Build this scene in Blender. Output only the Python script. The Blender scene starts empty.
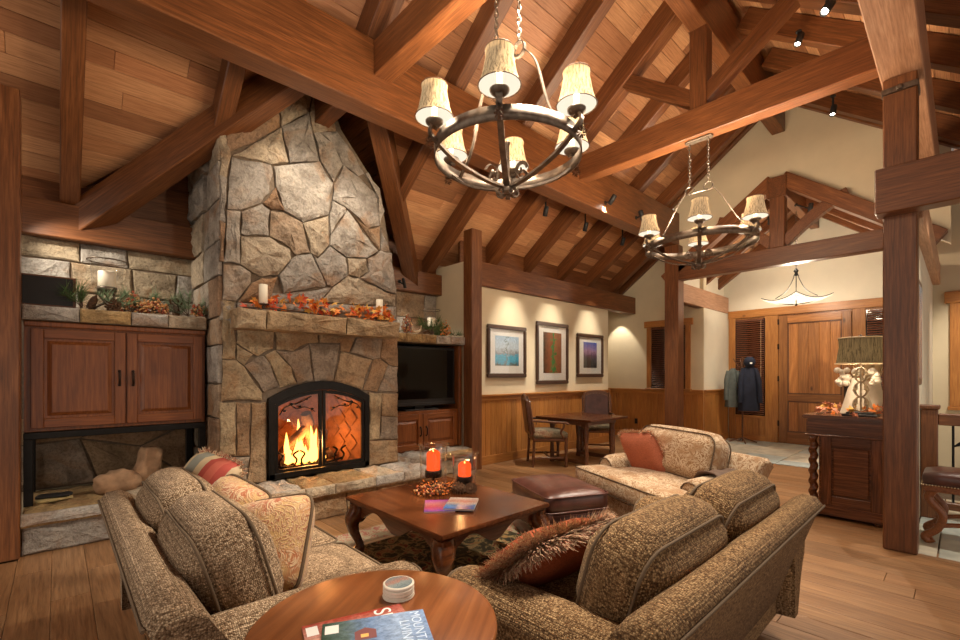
import bpy, bmesh, math, random
from mathutils import Vector as V, Matrix as Mx, noise as mnoise
S = bpy.context.scene
C = S.collection
RN = random.Random(11)
PI = math.pi
# ---------------------------------------------------------------- camera, world, exposure
TH = math.radians(46.87)
cam = bpy.data.cameras.new('camera'); cam_o = bpy.data.objects.new('camera', cam); C.objects.link(cam_o)
cam.sensor_width = 36; cam.lens = 452/960*36; cam.shift_y = 55/960; cam.clip_start = .05
cam_o.location = (0, 0, 1.38); cam_o.rotation_euler = (PI/2, 0, TH-PI/2)
S.camera = cam_o
w = bpy.data.worlds.new('world'); S.world = w; w.use_nodes = True
w.node_tree.nodes['Background'].inputs[0].default_value = (1.0, .86, .72, 1)
w.node_tree.nodes['Background'].inputs[1].default_value = .62
S.view_settings.view_transform = 'Standard'; S.view_settings.look = 'None'
S.view_settings.exposure = .95; S.view_settings.gamma = 1; S.view_settings.use_curve_mapping = False
S.cycles.use_denoising = True; S.cycles.denoising_prefilter = 'ACCURATE'
S.cycles.max_bounces = 7; S.cycles.diffuse_bounces = 4; S.cycles.sample_clamp_indirect = 6; S.cycles.caustics_reflective = False; S.cycles.caustics_refractive = False
S.cycles.transparent_max_bounces = 12
WARM = (1.0, .78, .54); WHITE = (1.0, .88, .72)
# ---------------------------------------------------------------- object helpers
WM = {}
def put(o, parent=None, local=None, world=None):
    C.objects.link(o)
    pw = WM[parent.name] if parent else Mx.Identity(4)
    if parent: o.parent = parent
    if world is None: world = pw @ (local or Mx.Identity(4))
    o.matrix_basis = pw.inverted() @ world
    WM[o.name] = world
    return o
def tag(o, label=None, cat=None, group=None, kind=None):
    for k, v in (('label', label), ('category', cat), ('group', group), ('kind', kind)):
        if v: o[k] = v
    return o
def thing(name, label, cat, loc=(0, 0, 0), rz=0, group=None):
    o = bpy.data.objects.new(name, None); o.empty_display_size = .1
    put(o, None, None, Mx.Translation(loc) @ Mx.Rotation(rz, 4, 'Z'))
    return tag(o, label, cat, group)
def struct(o): o['kind'] = 'structure'; return o
def copy_tree(o, parent=None, world=None):
    c = o.copy(); C.objects.link(c)
    if parent: c.parent = parent
    if world is not None: c.matrix_basis = world
    WM[c.name] = world if world is not None else Mx.Identity(4)
    for ch in list(o.children): copy_tree(ch, c)
    return c
def frame(O, ex, ey):
    ex = V(ex).normalized(); ey = V(ey).normalized(); ez = ex.cross(ey)
    m = Mx.Identity(4)
    for i, a in enumerate((ex, ey, ez)):
        for j in range(3): m[j][i] = a[j]
    for j in range(3): m[j][3] = O[j]
    return m
class MB:
    def __init__(s): s.v = []; s.f = []; s.sm = []
    def add(s, vs, fs, smooth=False):
        n = len(s.v); s.v += [tuple(p) for p in vs]; s.f += [tuple(i+n for i in f) for f in fs]; s.sm += [smooth]*len(fs); return s
    def box(s, x0, x1, y0, y1, z0, z1):
        return s.add([(x0,y0,z0),(x1,y0,z0),(x1,y1,z0),(x0,y1,z0),(x0,y0,z1),(x1,y0,z1),(x1,y1,z1),(x0,y1,z1)],
                     [(0,3,2,1),(4,5,6,7),(0,1,5,4),(1,2,6,5),(2,3,7,6),(3,0,4,7)])
    def prism(s, poly, axis, a, b, smooth=False):
        """polygon (p,q) extruded along axis 0:x (p,q=y,z) 1:y (p,q=x,z) 2:z (p,q=x,y)"""
        def P(p, q, t): return ((t,p,q),(p,t,q),(p,q,t))[axis]
        n = len(poly); vs = [P(p,q,a) for p,q in poly]+[P(p,q,b) for p,q in poly]
        s.add(vs, [tuple(range(n)), tuple(range(2*n-1, n-1, -1))])
        return s.add(vs, [(i,i+n,(i+1)%n+n,(i+1)%n) for i in range(n)], smooth)
    def tube(s, path, r, n=8, closed=False, smooth=True, sec=None):
        """round (or sec = list of (a,b) offsets) section swept along a path"""
        P = [V(p) for p in path]; m = len(P); rs = r if isinstance(r, (list, tuple)) else [r]*m
        sec = sec or [(math.cos(2*PI*i/n), math.sin(2*PI*i/n)) for i in range(n)]; n = len(sec)
        vs = []; up = None
        for i in range(m):
            a = P[(i-1) % m] if (closed or i > 0) else P[i]; b = P[(i+1) % m] if (closed or i < m-1) else P[i]
            t = (b-a).normalized() if (b-a).length > 1e-9 else V((0,0,1))
            if up is None: up = V((0,0,1)) if abs(t.z) < .9 else V((1,0,0))
            u = up-t*up.dot(t)
            if u.length < 1e-4: u = V((1,0,0))-t*t.x
            u.normalize(); w2 = t.cross(u); up = u
            vs += [P[i]+(w2*c+u*d)*rs[i] for c, d in sec]
        fs = []
        for i in range(m if closed else m-1):
            k = (i+1) % m
            fs += [(i*n+j, i*n+(j+1)%n, k*n+(j+1)%n, k*n+j) for j in range(n)]
        s.add(vs, fs, smooth)
        if not closed: s.add(vs[:n], [tuple(range(n-1,-1,-1))]); s.add(vs[-n:], [tuple(range(n))])
        return s
    def strap(s, path, w, t, closed=False):
        return s.tube(path, 1, 4, closed, False, [(-w/2,-t/2),(w/2,-t/2),(w/2,t/2),(-w/2,t/2)])
    def lathe(s, prof, n=16, c=(0,0,0), smooth=True, twist=None, cap=True):
        vs = []; m = len(prof)
        for r, z in prof:
            for j in range(n):
                a = 2*PI*j/n; q = r if twist is None else r*(1+twist[0]*math.cos(twist[1]*a-twist[2]*z))
                vs.append((c[0]+q*math.cos(a), c[1]+q*math.sin(a), c[2]+z))
        s.add(vs, [(i*n+j, i*n+(j+1)%n, (i+1)*n+(j+1)%n, (i+1)*n+j) for i in range(m-1) for j in range(n)], smooth)
        if cap and prof[0][0] > 1e-4: s.add(vs[:n], [tuple(range(n-1,-1,-1))])
        if cap and prof[-1][0] > 1e-4: s.add(vs[-n:], [tuple(range(n))])
        return s
    def ball(s, c, r, n=8, sz=1):
        k = max(4, n//2+1)
        return s.lathe([(max(1e-5, r*math.sin(PI*i/k)), -r*sz*math.cos(PI*i/k)) for i in range(k+1)], n, c)
    def xf(s, m): s.v = [tuple(m @ V(p)) for p in s.v]; return s
    def mesh(s, name, mats, bevel=0, seg=1, weld=False):
        me = bpy.data.meshes.new(name); me.from_pydata(s.v, [], s.f)
        for p, k in zip(me.polygons, s.sm): p.use_smooth = k
        if bevel or weld:
            bm = bmesh.new(); bm.from_mesh(me)
            bmesh.ops.remove_doubles(bm, verts=bm.verts, dist=1e-5)
            if bevel: bmesh.ops.bevel(bm, geom=[e for e in bm.edges if len(e.link_faces) == 2 and e.calc_face_angle(0) > .6], offset=bevel, segments=seg, affect='EDGES', clamp_overlap=True)
            bm.to_mesh(me); bm.free()
        for m in (mats if isinstance(mats, (list, tuple)) else [mats]): me.materials.append(m)
        me.validate(); return me
    def build(s, name, mats, parent=None, local=None, world=None, bevel=0, seg=1, weld=False, center=False):
        if center:
            lo = [min(p[i] for p in s.v) for i in range(3)]; hi = [max(p[i] for p in s.v) for i in range(3)]
            c = V([(a+b)/2 for a, b in zip(lo, hi)]); s.v = [tuple(V(p)-c) for p in s.v]
            base = (WM[parent.name] if parent and local is None and world is None else Mx.Identity(4))
            world = base @ Mx.Translation(c) if world is None else world @ Mx.Translation(c)
        return put(bpy.data.objects.new(name, s.mesh(name, mats, bevel, seg, weld)), parent, local, world)
def beam(name, p0, p1, wd, h, mat, parent=None, bev=.008, drop=0):
    """timber: p0-p1 run along the middle of its underside; local x is the grain"""
    p0 = V(p0); p1 = V(p1); ex = (p1-p0).normalized()
    ey = V((0,0,1)).cross(ex) if abs(ex.z) < .99 else V((0,1,0)); ey.normalize()
    L = (p1-p0).length
    return MB().box(0, L, -wd/2, wd/2, -drop, h-drop).build(name, mat, parent, world=frame(p0, ex, ey), bevel=bev)
def post(name, x0, x1, y0, y1, z0, z1, mat, parent=None, bev=.008):
    return MB().box(0, z1-z0, -(y1-y0)/2, (y1-y0)/2, -(x1-x0)/2, (x1-x0)/2).build(name, mat, parent, world=frame(((x0+x1)/2, (y0+y1)/2, z0), (0,0,1), (0,-1,0)), bevel=bev)
def slab(name, O, ex, ey, poly, t, mat, parent=None, bev=.003):
    return MB().prism(poly, 2, 0, t).build(name, mat, parent, world=frame(O, ex, ey), bevel=bev, weld=True)
def rect(a, b, c, d): return [(a,c),(b,c),(b,d),(a,d)]
def spline(pts, n=6):
    P = [V(p) for p in pts]; out = []
    for i in range(len(P)-1):
        a, b, c, d = P[max(i-1,0)], P[i], P[i+1], P[min(i+2,len(P)-1)]
        for k in range(n):
            t = k/n
            out.append(.5*((2*b)+(c-a)*t+(2*a-5*b+4*c-d)*t*t+(3*b-a-3*c+d)*t**3))
    return out+[P[-1]]
# ---------------------------------------------------------------- materials
def nmat(name):
    m = bpy.data.materials.new(name); m.use_nodes = True
    return m, m.node_tree, m.node_tree.nodes['Principled BSDF']
def N(nt, t, **k):
    n = nt.nodes.new(t)
    for a, b in k.items():
        if a.startswith('i_'): n.inputs[int(a[2:])].default_value = b
        else: setattr(n, a, b)
    return n
def ramp(nt, fac, cols, pos=None, interp='LINEAR'):
    r = N(nt, 'ShaderNodeValToRGB'); e = r.color_ramp.elements; r.color_ramp.interpolation = interp
    pos = pos or [i/(len(cols)-1) for i in range(len(cols))]
    while len(e) < len(cols): e.new(1)
    for i, (c, p) in enumerate(zip(cols, pos)): e[i].position = p; e[i].color = (*c, 1)
    nt.links.new(fac, r.inputs[0]); return r.outputs[0]
def coords(nt, scale=(1,1,1), rnd=True):
    tc = N(nt, 'ShaderNodeTexCoord'); mp = N(nt, 'ShaderNodeMapping'); mp.inputs['Scale'].default_value = scale
    nt.links.new(tc.outputs['Object'], mp.inputs[0])
    if rnd:
        oi = N(nt, 'ShaderNodeObjectInfo'); cx = N(nt, 'ShaderNodeMath', operation='MULTIPLY'); cx.inputs[1].default_value = 91.7
        nt.links.new(oi.outputs['Random'], cx.inputs[0]); cb = N(nt, 'ShaderNodeCombineXYZ')
        nt.links.new(cx.outputs[0], cb.inputs[0]); nt.links.new(cx.outputs[0], cb.inputs[1])
        ad = N(nt, 'ShaderNodeVectorMath', operation='ADD'); nt.links.new(mp.outputs[0], ad.inputs[0]); nt.links.new(cb.outputs[0], ad.inputs[1])
        return ad.outputs[0], oi
    return mp.outputs[0], None
def noise(nt, vec, scale, detail=4, rough=.55, dist=0):
    n = N(nt, 'ShaderNodeTexNoise'); n.inputs['Scale'].default_value = scale; n.inputs['Detail'].default_value = detail
    n.inputs['Roughness'].default_value = rough; n.inputs['Distortion'].default_value = dist
    nt.links.new(vec, n.inputs['Vector']); return n.outputs[0]
def math_(nt, op, a, b=None):
    n = N(nt, 'ShaderNodeMath', operation=op)
    for i, q in enumerate((a, b)):
        if q is None: continue
        if isinstance(q, (int, float)): n.inputs[i].default_value = q
        else: nt.links.new(q, n.inputs[i])
    return n.outputs[0]
def mixc(nt, fac, a, b, mode='MIX'):
    n = N(nt, 'ShaderNodeMix', data_type='RGBA', blend_type=mode)
    for i, q in ((0, fac), (6, a), (7, b)):
        if isinstance(q, (int, float)): n.inputs[i].default_value = q
        elif isinstance(q, tuple): n.inputs[i].default_value = (*q, 1)
        else: nt.links.new(q, n.inputs[i])
    return n.outputs[2]
def bump(nt, bs, h, strength=.3, dist=.01):
    b = N(nt, 'ShaderNodeBump'); b.inputs['Strength'].default_value = strength; b.inputs['Distance'].default_value = dist
    nt.links.new(h, b.inputs['Height']); nt.links.new(b.outputs[0], bs.inputs['Normal'])
def wood(name, dark, mid, light, axis=0, sc=1.0, rough=.42, var=.22, figure=.45, pal=None, knots=0, bmp=.12):
    m, nt, bs = nmat(name)
    a = [26*sc]*3; a[axis] = 1.3*sc; b = [2.6*sc]*3; b[axis] = .22*sc
    v1, oi = coords(nt, a); v2, _ = coords(nt, b)
    fine = noise(nt, v1, 3.2, 5, .62, .3)
    low = noise(nt, v2, 1.1, 2, .5, .6)
    ring = math_(nt, 'ADD', math_(nt, 'MULTIPLY', math_(nt, 'SINE', math_(nt, 'MULTIPLY', low, 62)), .5), .5)
    base = ramp(nt, fine, [dark, mid, light], [.28, .52, .76])
    col = mixc(nt, math_(nt, 'MULTIPLY', ring, figure), base, dark)
    if pal:
        col = mixc(nt, .75, col, ramp(nt, oi.outputs['Random'], pal, None, 'CONSTANT'), 'MULTIPLY')
    if knots:
        kv, _ = coords(nt, [4.2 if i != axis else 1.9 for i in range(3)])
        vo = N(nt, 'ShaderNodeTexVoronoi'); vo.inputs['Scale'].default_value = 1.0; nt.links.new(kv, vo.inputs['Vector'])
        kf = ramp(nt, vo.outputs['Distance'], [(1,1,1),(0,0,0)], [.03, .03+.06*knots])
        col = mixc(nt, kf, col, tuple(q*.25 for q in dark))
    hv = N(nt, 'ShaderNodeHueSaturation'); nt.links.new(col, hv.inputs['Color'])
    rr = math_(nt, 'FRACT', math_(nt, 'MULTIPLY', oi.outputs['Random'], 17.31))
    nt.links.new(math_(nt, 'ADD', math_(nt, 'MULTIPLY', rr, 2*var), 1-var), hv.inputs['Value'])
    nt.links.new(hv.outputs[0], bs.inputs['Base Color']); bs.inputs['Roughness'].default_value = rough
    bump(nt, bs, math_(nt, 'ADD', fine, math_(nt, 'MULTIPLY', ring, .3)), bmp, .004)
    return m
def plain(name, col, rough=.5, metal=0, nz=.0, nsc=8, bmp=0, spec=.5, coat=0):
    m, nt, bs = nmat(name); bs.inputs['Roughness'].default_value = rough; bs.inputs['Metallic'].default_value = metal
    bs.inputs['Specular IOR Level'].default_value = spec; bs.inputs['Coat Weight'].default_value = coat
    v, oi = coords(nt); n = noise(nt, v, nsc, 5)
    c = ramp(nt, n, [tuple(q*(1-nz) for q in col), tuple(min(1, q*(1+nz)) for q in col)], [.3, .7])
    nt.links.new(c, bs.inputs['Base Color'])
    if bmp: bump(nt, bs, n, bmp, .006)
    return m
def stone_mat(name, pal, sc=1.0):
    m, nt, bs = nmat(name); v, oi = coords(nt)
    base = ramp(nt, oi.outputs['Random'], pal, None, 'CONSTANT')
    n1 = noise(nt, v, 5*sc, 6, .65, .5); n2 = noise(nt, v, 34*sc, 5, .7); n3 = noise(nt, v, 2.2*sc, 3, .5, 1.2)
    c = mixc(nt, .85, base, ramp(nt, n1, [(.42,.38,.34),(1,.98,.95),(1.35,1.3,1.22)], [.3, .52, .74]), 'MULTIPLY')
    rust = ramp(nt, n3, [(0,0,0),(1,1,1)], [.52, .66])
    c = mixc(nt, math_(nt, 'MULTIPLY', rust, .55), c, (.36, .19, .08))
    c = mixc(nt, .5, c, ramp(nt, n2, [(.3,.28,.26),(1,1,1)], [.32, .55]), 'MULTIPLY')
    nt.links.new(c, bs.inputs['Base Color']); bs.inputs['Roughness'].default_value = .88
    bump(nt, bs, math_(nt, 'ADD', n1, math_(nt, 'MULTIPLY', n2, .5)), 1.0, .045)
    return m
def emit(name, col, s):
    m = bpy.data.materials.new(name); m.use_nodes = True; nt = m.node_tree; nt.nodes.clear()
    e = N(nt, 'ShaderNodeEmission'); e.inputs[0].default_value = (*col, 1); e.inputs[1].default_value = s
    o = N(nt, 'ShaderNodeOutputMaterial'); nt.links.new(e.outputs[0], o.inputs[0]); return m
def glass(name, tint=(1,1,1), refl=.12, rough=.02):
    m = bpy.data.materials.new(name); m.use_nodes = True; nt = m.node_tree; nt.nodes.clear()
    t = N(nt, 'ShaderNodeBsdfTransparent'); t.inputs[0].default_value = (*tint, 1); g = N(nt, 'ShaderNodeBsdfGlossy'); g.inputs['Roughness'].default_value = rough
    lw = N(nt, 'ShaderNodeLayerWeight'); lw.inputs[0].default_value = .5
    mx = N(nt, 'ShaderNodeMixShader'); nt.links.new(math_(nt, 'ADD', math_(nt, 'MULTIPLY', math_(nt, 'POWER', lw.outputs[1], 2.6), .6), refl*.35), mx.inputs[0])
    nt.links.new(t.outputs[0], mx.inputs[1]); nt.links.new(g.outputs[0], mx.inputs[2])
    o = N(nt, 'ShaderNodeOutputMaterial'); nt.links.new(mx.outputs[0], o.inputs[0]); return m
def shade_mat(name, col, s, trans=.6, ribs=0):
    m = bpy.data.materials.new(name); m.use_nodes = True; nt = m.node_tree; nt.nodes.clear()
    d = N(nt, 'ShaderNodeBsdfDiffuse'); d.inputs[0].default_value = (*[q*.32 for q in col], 1); t = N(nt, 'ShaderNodeBsdfTranslucent'); t.inputs[0].default_value = (*col, 1)
    mx = N(nt, 'ShaderNodeMixShader'); mx.inputs[0].default_value = trans; nt.links.new(d.outputs[0], mx.inputs[1]); nt.links.new(t.outputs[0], mx.inputs[2])
    e = N(nt, 'ShaderNodeEmission'); e.inputs[1].default_value = s
    v, _ = coords(nt, (1,1,.06), False); n = noise(nt, v, 95, 3, .75); nt.links.new(ramp(nt, n, [tuple(q*.14 for q in col), tuple(q*.36 for q in col)], [.38, .56]), d.inputs[0])
    nt.links.new(ramp(nt, n, [tuple(q*.35 for q in col), col], [.38, .56]), e.inputs[0])
    nt.links.new(ramp(nt, n, [tuple(q*.6 for q in col), col], [.35, .6]), t.inputs[0])
    ad = N(nt, 'ShaderNodeAddShader'); nt.links.new(mx.outputs[0], ad.inputs[0]); nt.links.new(e.outputs[0], ad.inputs[1])
    o = N(nt, 'ShaderNodeOutputMaterial'); nt.links.new(ad.outputs[0], o.inputs[0]); return m
def tweed(name, a, b, c, sc=1.0):
    m, nt, bs = nmat(name); v, _ = coords(nt, (1,1,1), False)
    vo = N(nt, 'ShaderNodeTexVoronoi'); vo.inputs['Scale'].default_value = 105*sc; vo.inputs['Randomness'].default_value = .55; nt.links.new(v, vo.inputs['Vector'])
    sp = N(nt, 'ShaderNodeSeparateColor'); nt.links.new(vo.outputs['Color'], sp.inputs[0])
    big = noise(nt, v, 3.5, 3)
    col = ramp(nt, math_(nt, 'ADD', math_(nt, 'MULTIPLY', sp.outputs[0], .75), math_(nt, 'MULTIPLY', big, .3)), [a, b, c, b], [.12, .45, .78, 1])
    col = mixc(nt, .8, col, ramp(nt, vo.outputs['Distance'], [(1.15,1.15,1.15),(.35,.32,.3)], [.1, .62]), 'MULTIPLY')
    for ax in ('X', 'Z'):
        wv = N(nt, 'ShaderNodeTexWave', wave_type='BANDS', bands_direction=ax); wv.inputs['Scale'].default_value = 16*sc; wv.inputs['Distortion'].default_value = 1.2; wv.inputs['Detail'].default_value = 1; nt.links.new(v, wv.inputs['Vector'])
        col = mixc(nt, .55, col, ramp(nt, wv.outputs['Fac'], [(.62,.60,.58),(1.15,1.15,1.15)]), 'MULTIPLY')
    nt.links.new(col, bs.inputs['Base Color']); bs.inputs['Roughness'].default_value = .92; bs.inputs['Sheen Weight'].default_value = .04; bs.inputs['Specular IOR Level'].default_value = .15
    inv = math_(nt, 'SUBTRACT', 1, vo.outputs['Distance'])
    bump(nt, bs, inv, .8, .006); return m
def paisley(name, a, b, c, sc=1.0, d=(.25,.1,.04), rough=.85):
    m, nt, bs = nmat(name); v, _ = coords(nt, (1,1,1), False)
    dn = noise(nt, v, 9*sc, 2); n1 = noise(nt, v, 16*sc, 3, .6, 2.6)
    band = math_(nt, 'ADD', math_(nt, 'MULTIPLY', math_(nt, 'SINE', math_(nt, 'MULTIPLY', n1, 34)), .5), .5)
    col = ramp(nt, band, [a, a, b, c], [0, .42, .6, 1])
    col = mixc(nt, ramp(nt, dn, [(0,0,0),(1,1,1)], [.56, .66]), col, mixc(nt, band, d, b))
    nt.links.new(col, bs.inputs['Base Color']); bs.inputs['Roughness'].default_value = rough; bs.inputs['Sheen Weight'].default_value = .2; bs.inputs['Specular IOR Level'].default_value = .2
    bump(nt, bs, math_(nt, 'ADD', band, noise(nt, v, 5, 3)), .35, .006); return m
def stripes(name, cols, pos, axis=0, rough=.85):
    m, nt, bs = nmat(name); tc = N(nt, 'ShaderNodeTexCoord'); sx = N(nt, 'ShaderNodeSeparateXYZ'); nt.links.new(tc.outputs['Generated'], sx.inputs[0])
    nt.links.new(ramp(nt, sx.outputs[axis], cols, pos, 'CONSTANT'), bs.inputs['Base Color']); bs.inputs['Roughness'].default_value = rough
    v, _ = coords(nt, (1,1,1), False); bump(nt, bs, noise(nt, v, 300, 2), .3, .003); return m

M = {}
M['timber'] = wood('timber', (.082,.026,.008), (.180,.064,.020), (.29,.112,.038), 0, 1, .4, .16, .38)
M['timber_pale'] = wood('timber_pale', (.32,.15,.075), (.52,.28,.16), (.66,.41,.26), 0, 1, .45, .12, .3)  # paler copy of timber; on the great beam it stands in for light
M['board'] = wood('ceiling_board', (.34,.16,.075), (.54,.285,.145), (.66,.38,.21), 0, 1, .5, .12, .18, [(.42,.30,.22),(1,.96,.88),(.72,.56,.46),(1.2,1.2,1.12),(.52,.38,.29),(.95,.84,.72),(1.1,1.0,.88)])
M['plank'] = wood('floor_plank', (.16,.080,.034), (.30,.162,.075), (.42,.245,.122), 0, .9, .38, .14, .22, [(.85,.78,.7),(1,1,1),(.92,.86,.8),(1.06,1.02,.95),(.78,.7,.62)])
M['pine'] = wood('knotty_pine', (.28,.10,.022), (.45,.185,.042), (.55,.255,.07), 0, 1.1, .4, .12, .3, None, 1)
M['pine_door'] = wood('pine_door_wood', (.22,.078,.018), (.39,.155,.038), (.50,.225,.066), 0, .9, .38, .3, .5, None, 1.6)
M['cabinet'] = wood('cabinet_wood', (.12,.034,.009), (.23,.070,.017), (.31,.108,.028), 0, .9, .36, .08, .16, None, .6)
M['walnut'] = wood('dark_walnut', (.060,.022,.009), (.135,.052,.021), (.21,.085,.036), 0, 1, .3, .1, .3)
M['cherry'] = wood('cherry_wood', (.125,.036,.010), (.215,.070,.020), (.29,.108,.034), 0, .5, .28, .1, .12, bmp=.015)
M['table'] = wood('table_wood', (.050,.014,.005), (.110,.033,.010), (.165,.055,.018), 0, .5, .25, .08, .16, bmp=.015)
M['stone'] = stone_mat('fieldstone', [(.36,.325,.285),(.43,.37,.30),(.31,.20,.125),(.40,.36,.31),(.45,.37,.27),(.33,.295,.255),(.39,.29,.20),(.42,.39,.36)])
M['granite'] = stone_mat('granite_block', [(.42,.39,.35),(.46,.42,.36),(.44,.36,.25),(.40,.38,.36)], 1.3)
M['ledge'] = stone_mat('ledge_stone', [(.58,.53,.46),(.60,.51,.38),(.52,.36,.17),(.56,.54,.50),(.62,.56,.47)], 1.1)
M['archstone'] = stone_mat('arch_stone', [(.42,.29,.17),(.36,.29,.22),(.48,.37,.23),(.40,.26,.15),(.44,.35,.25)], 1.2)
M['mantel'] = stone_mat('mantel_stone', [(.46,.33,.19),(.50,.38,.24),(.44,.30,.16)], 1.2)
M['mortar'] = plain('mortar', (.17,.125,.085), .95, 0, .3, 30, .5)
M['plaster'] = plain('cream_plaster', (.67,.58,.41), .85, 0, .04, 3, .05, .2)
M['plaster_w'] = plain('pale_plaster', (.72,.66,.52), .85, 0, .04, 3, .05, .2)
M['iron'] = plain('wrought_iron', (.15,.115,.088), .42, .75, .35, 25, .15)
M['black'] = plain('black_steel', (.012,.011,.010), .4, .6, .3, 20, .1)
M['matte_black'] = plain('matte_black', (.012,.011,.011), .6)
M['bronze'] = plain('bronze_pull', (.035,.022,.016), .35, .8)
M['tweed'] = tweed('brown_tweed', (.16,.095,.05), (.40,.275,.165), (.66,.50,.335), 1.6)
M['tweed_dark'] = tweed('brown_tweed_weave', (.11,.055,.022), (.29,.17,.078), (.52,.35,.18), 1.45)
M['piping'] = plain('piping_cord', (.115,.075,.042), .9)
M['chairfab'] = paisley('scrolled_upholstery', (.52,.40,.27), (.36,.23,.12), (.24,.125,.055), .55, (.30,.16,.075))
M['goldpaisley'] = paisley('gold_paisley', (.50,.32,.14), (.60,.46,.28), (.30,.10,.04), .62, (.36,.10,.04), .5)
M['rust'] = plain('rust_fabric', (.24,.055,.020), .9, 0, .25, 120, .2, .2)
M['coral'] = plain('coral_fabric', (.42,.135,.075), .88, 0, .2, 90, .25, .2)
M['stripe'] = stripes('striped_fabric', [(.48,.38,.22),(.24,.25,.21),(.24,.25,.21),(.58,.46,.28),(.42,.07,.05),(.52,.12,.08),(.42,.07,.05),(.55,.42,.26)], [0,.16,.24,.36,.5,.6,.74,.88])
def fringe_mat():
    m, nt, bs = nmat('fringe_threads'); v, _ = coords(nt, (1,1,1), False); n = noise(nt, v, 130, 2, .5)
    nt.links.new(ramp(nt, n, [(.16,.06,.035),(.50,.17,.11),(.66,.48,.28),(.30,.17,.09),(.80,.66,.44)], [.34,.44,.5,.56,.66]), bs.inputs['Base Color']); bs.inputs['Roughness'].default_value = .9; return m
M['fringe'] = fringe_mat()
M['leather'] = plain('oxblood_leather', (.085,.032,.024), .33, 0, .35, 9, .12, .5)
M['needlepoint'] = paisley('tapestry_seat', (.10,.085,.05), (.40,.32,.20), (.06,.05,.03), .55, (.22,.08,.04))
M['wax'] = plain('ivory_wax', (.80,.72,.56), .5, 0, .03)
M['wax_o'] = emit('lit_orange_wax', (1.0, .085, .015), .75)
M['glass'] = glass('clear_glass')
M['glass_f'] = glass('fire_glass', (.93,.9,.88), .1)
M['tv'] = plain('tv_glass', (.004,.0035,.003), .06, 0, 0, 4, 0, .3)
M['paper_w'] = plain('mat_board', (.80,.80,.74), .8)
M['pframe'] = wood('picture_frame_wood', (.030,.014,.008), (.075,.038,.022), (.13,.072,.042), 0, 2, .35, .1, .2)
M['shade'] = shade_mat('chandelier_shade', (1.0,.70,.38), .20, .003)
M['inner_glow'] = emit('shade_inner_glow', (1.0,.88,.68), .55)  # emission stands in for lamplight on the inside of the shade
M['shade_in'] = emit('bulb_glow', (1.0,.86,.62), 9)
M['lampshade'] = shade_mat('olive_lamp_shade', (.38,.28,.14), .09, .012)
M['alabaster'] = shade_mat('alabaster', (1.0,.80,.52), 1.3, .05)
M['lens'] = emit('spot_lens', (1.0,.9,.75), 14)
M['ember'] = emit('ember', (1.0,.24,.03), 5)
M['flame'] = emit('flame', (1.0,.36,.06), 5)
M['bark'] = plain('log_bark', (.115,.065,.035), .95, 0, .5, 18, .7)
M['brick'] = plain('firebrick', (.34,.15,.065), .9, 0, .3, 14, .4)
M['leaf_r'] = plain('red_leaf', (.60,.07,.02), .6, 0, .35, 40); M['leaf_o'] = plain('orange_leaf', (.78,.22,.03), .6, 0, .3, 40); M['leaf_y'] = plain('amber_leaf', (.72,.40,.08), .6, 0, .3, 40)
M['leaf_p'] = plain('pink_leaf', (.60,.24,.14), .7, 0, .35, 40)
M['needle'] = plain('pine_needle', (.10,.17,.055), .7, 0, .35, 20); M['needle_l'] = plain('sage_foliage', (.24,.34,.20), .7, 0, .35, 20)
M['cone'] = plain('pinecone_scale', (.13,.065,.032), .8, 0, .4, 40); M['berry'] = plain('berry', (.42,.10,.05), .35, 0, .3, 30); M['berry_o'] = plain('orange_berry', (.64,.34,.13), .35)
M['twig'] = plain('twig', (.09,.05,.03), .8); M['ceramic'] = plain('white_ceramic', (.72,.66,.56), .6, 0, .08, 12, .2)
M['navy'] = plain('navy_cloth', (.010,.014,.032), .85, 0, .3, 14, .4); M['greycoat'] = plain('grey_cloth', (.10,.115,.105), .9, 0, .2, 14, .4)
M['blind'] = wood('blind_slat', (.10,.028,.010), (.16,.048,.017), (.21,.07,.026), 0, 1, .4, .1, .1)
M['slate'] = plain('slate_tile', (.34,.37,.33), .45, 0, .25, 4, .2); M['night'] = plain('night_glass', (.006,.007,.012), .06)
M['bisque'] = plain('driftwood', (.42,.26,.15), .9, 0, .35, 9, .5); M['glove'] = plain('work_glove', (.46,.36,.16), .9, 0, .2, 20, .2)
M['tan'] = plain('tan_horn', (.62,.48,.30), .5)
M['fire_back'] = M['brick']
def rug_mat():
    m, nt, bs = nmat('rug_pattern'); v, _ = coords(nt, (1,1,1), False)
    n = noise(nt, v, 7, 3, .6, 1.8); vo = N(nt, 'ShaderNodeTexVoronoi'); vo.inputs['Scale'].default_value = 5.5; nt.links.new(v, vo.inputs['Vector'])
    c = ramp(nt, n, [(.030,.028,.020),(.055,.045,.025),(.30,.22,.10),(.20,.045,.03),(.05,.05,.03)], [.3,.46,.55,.62,.7])
    c = mixc(nt, ramp(nt, vo.outputs['Distance'], [(1,1,1),(0,0,0)], [.12,.2]), c, (.26,.15,.06))
    nt.links.new(c, bs.inputs['Base Color']); bs.inputs['Roughness'].default_value = .95; bs.inputs['Specular IOR Level'].default_value = .1
    bump(nt, bs, noise(nt, v, 160, 2), .4, .004); return m
M['rug'] = rug_mat(); M['rug_b'] = paisley('rug_border', (.34,.30,.20), (.36,.27,.16), (.30,.08,.06), .3, (.16,.16,.12))
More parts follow.
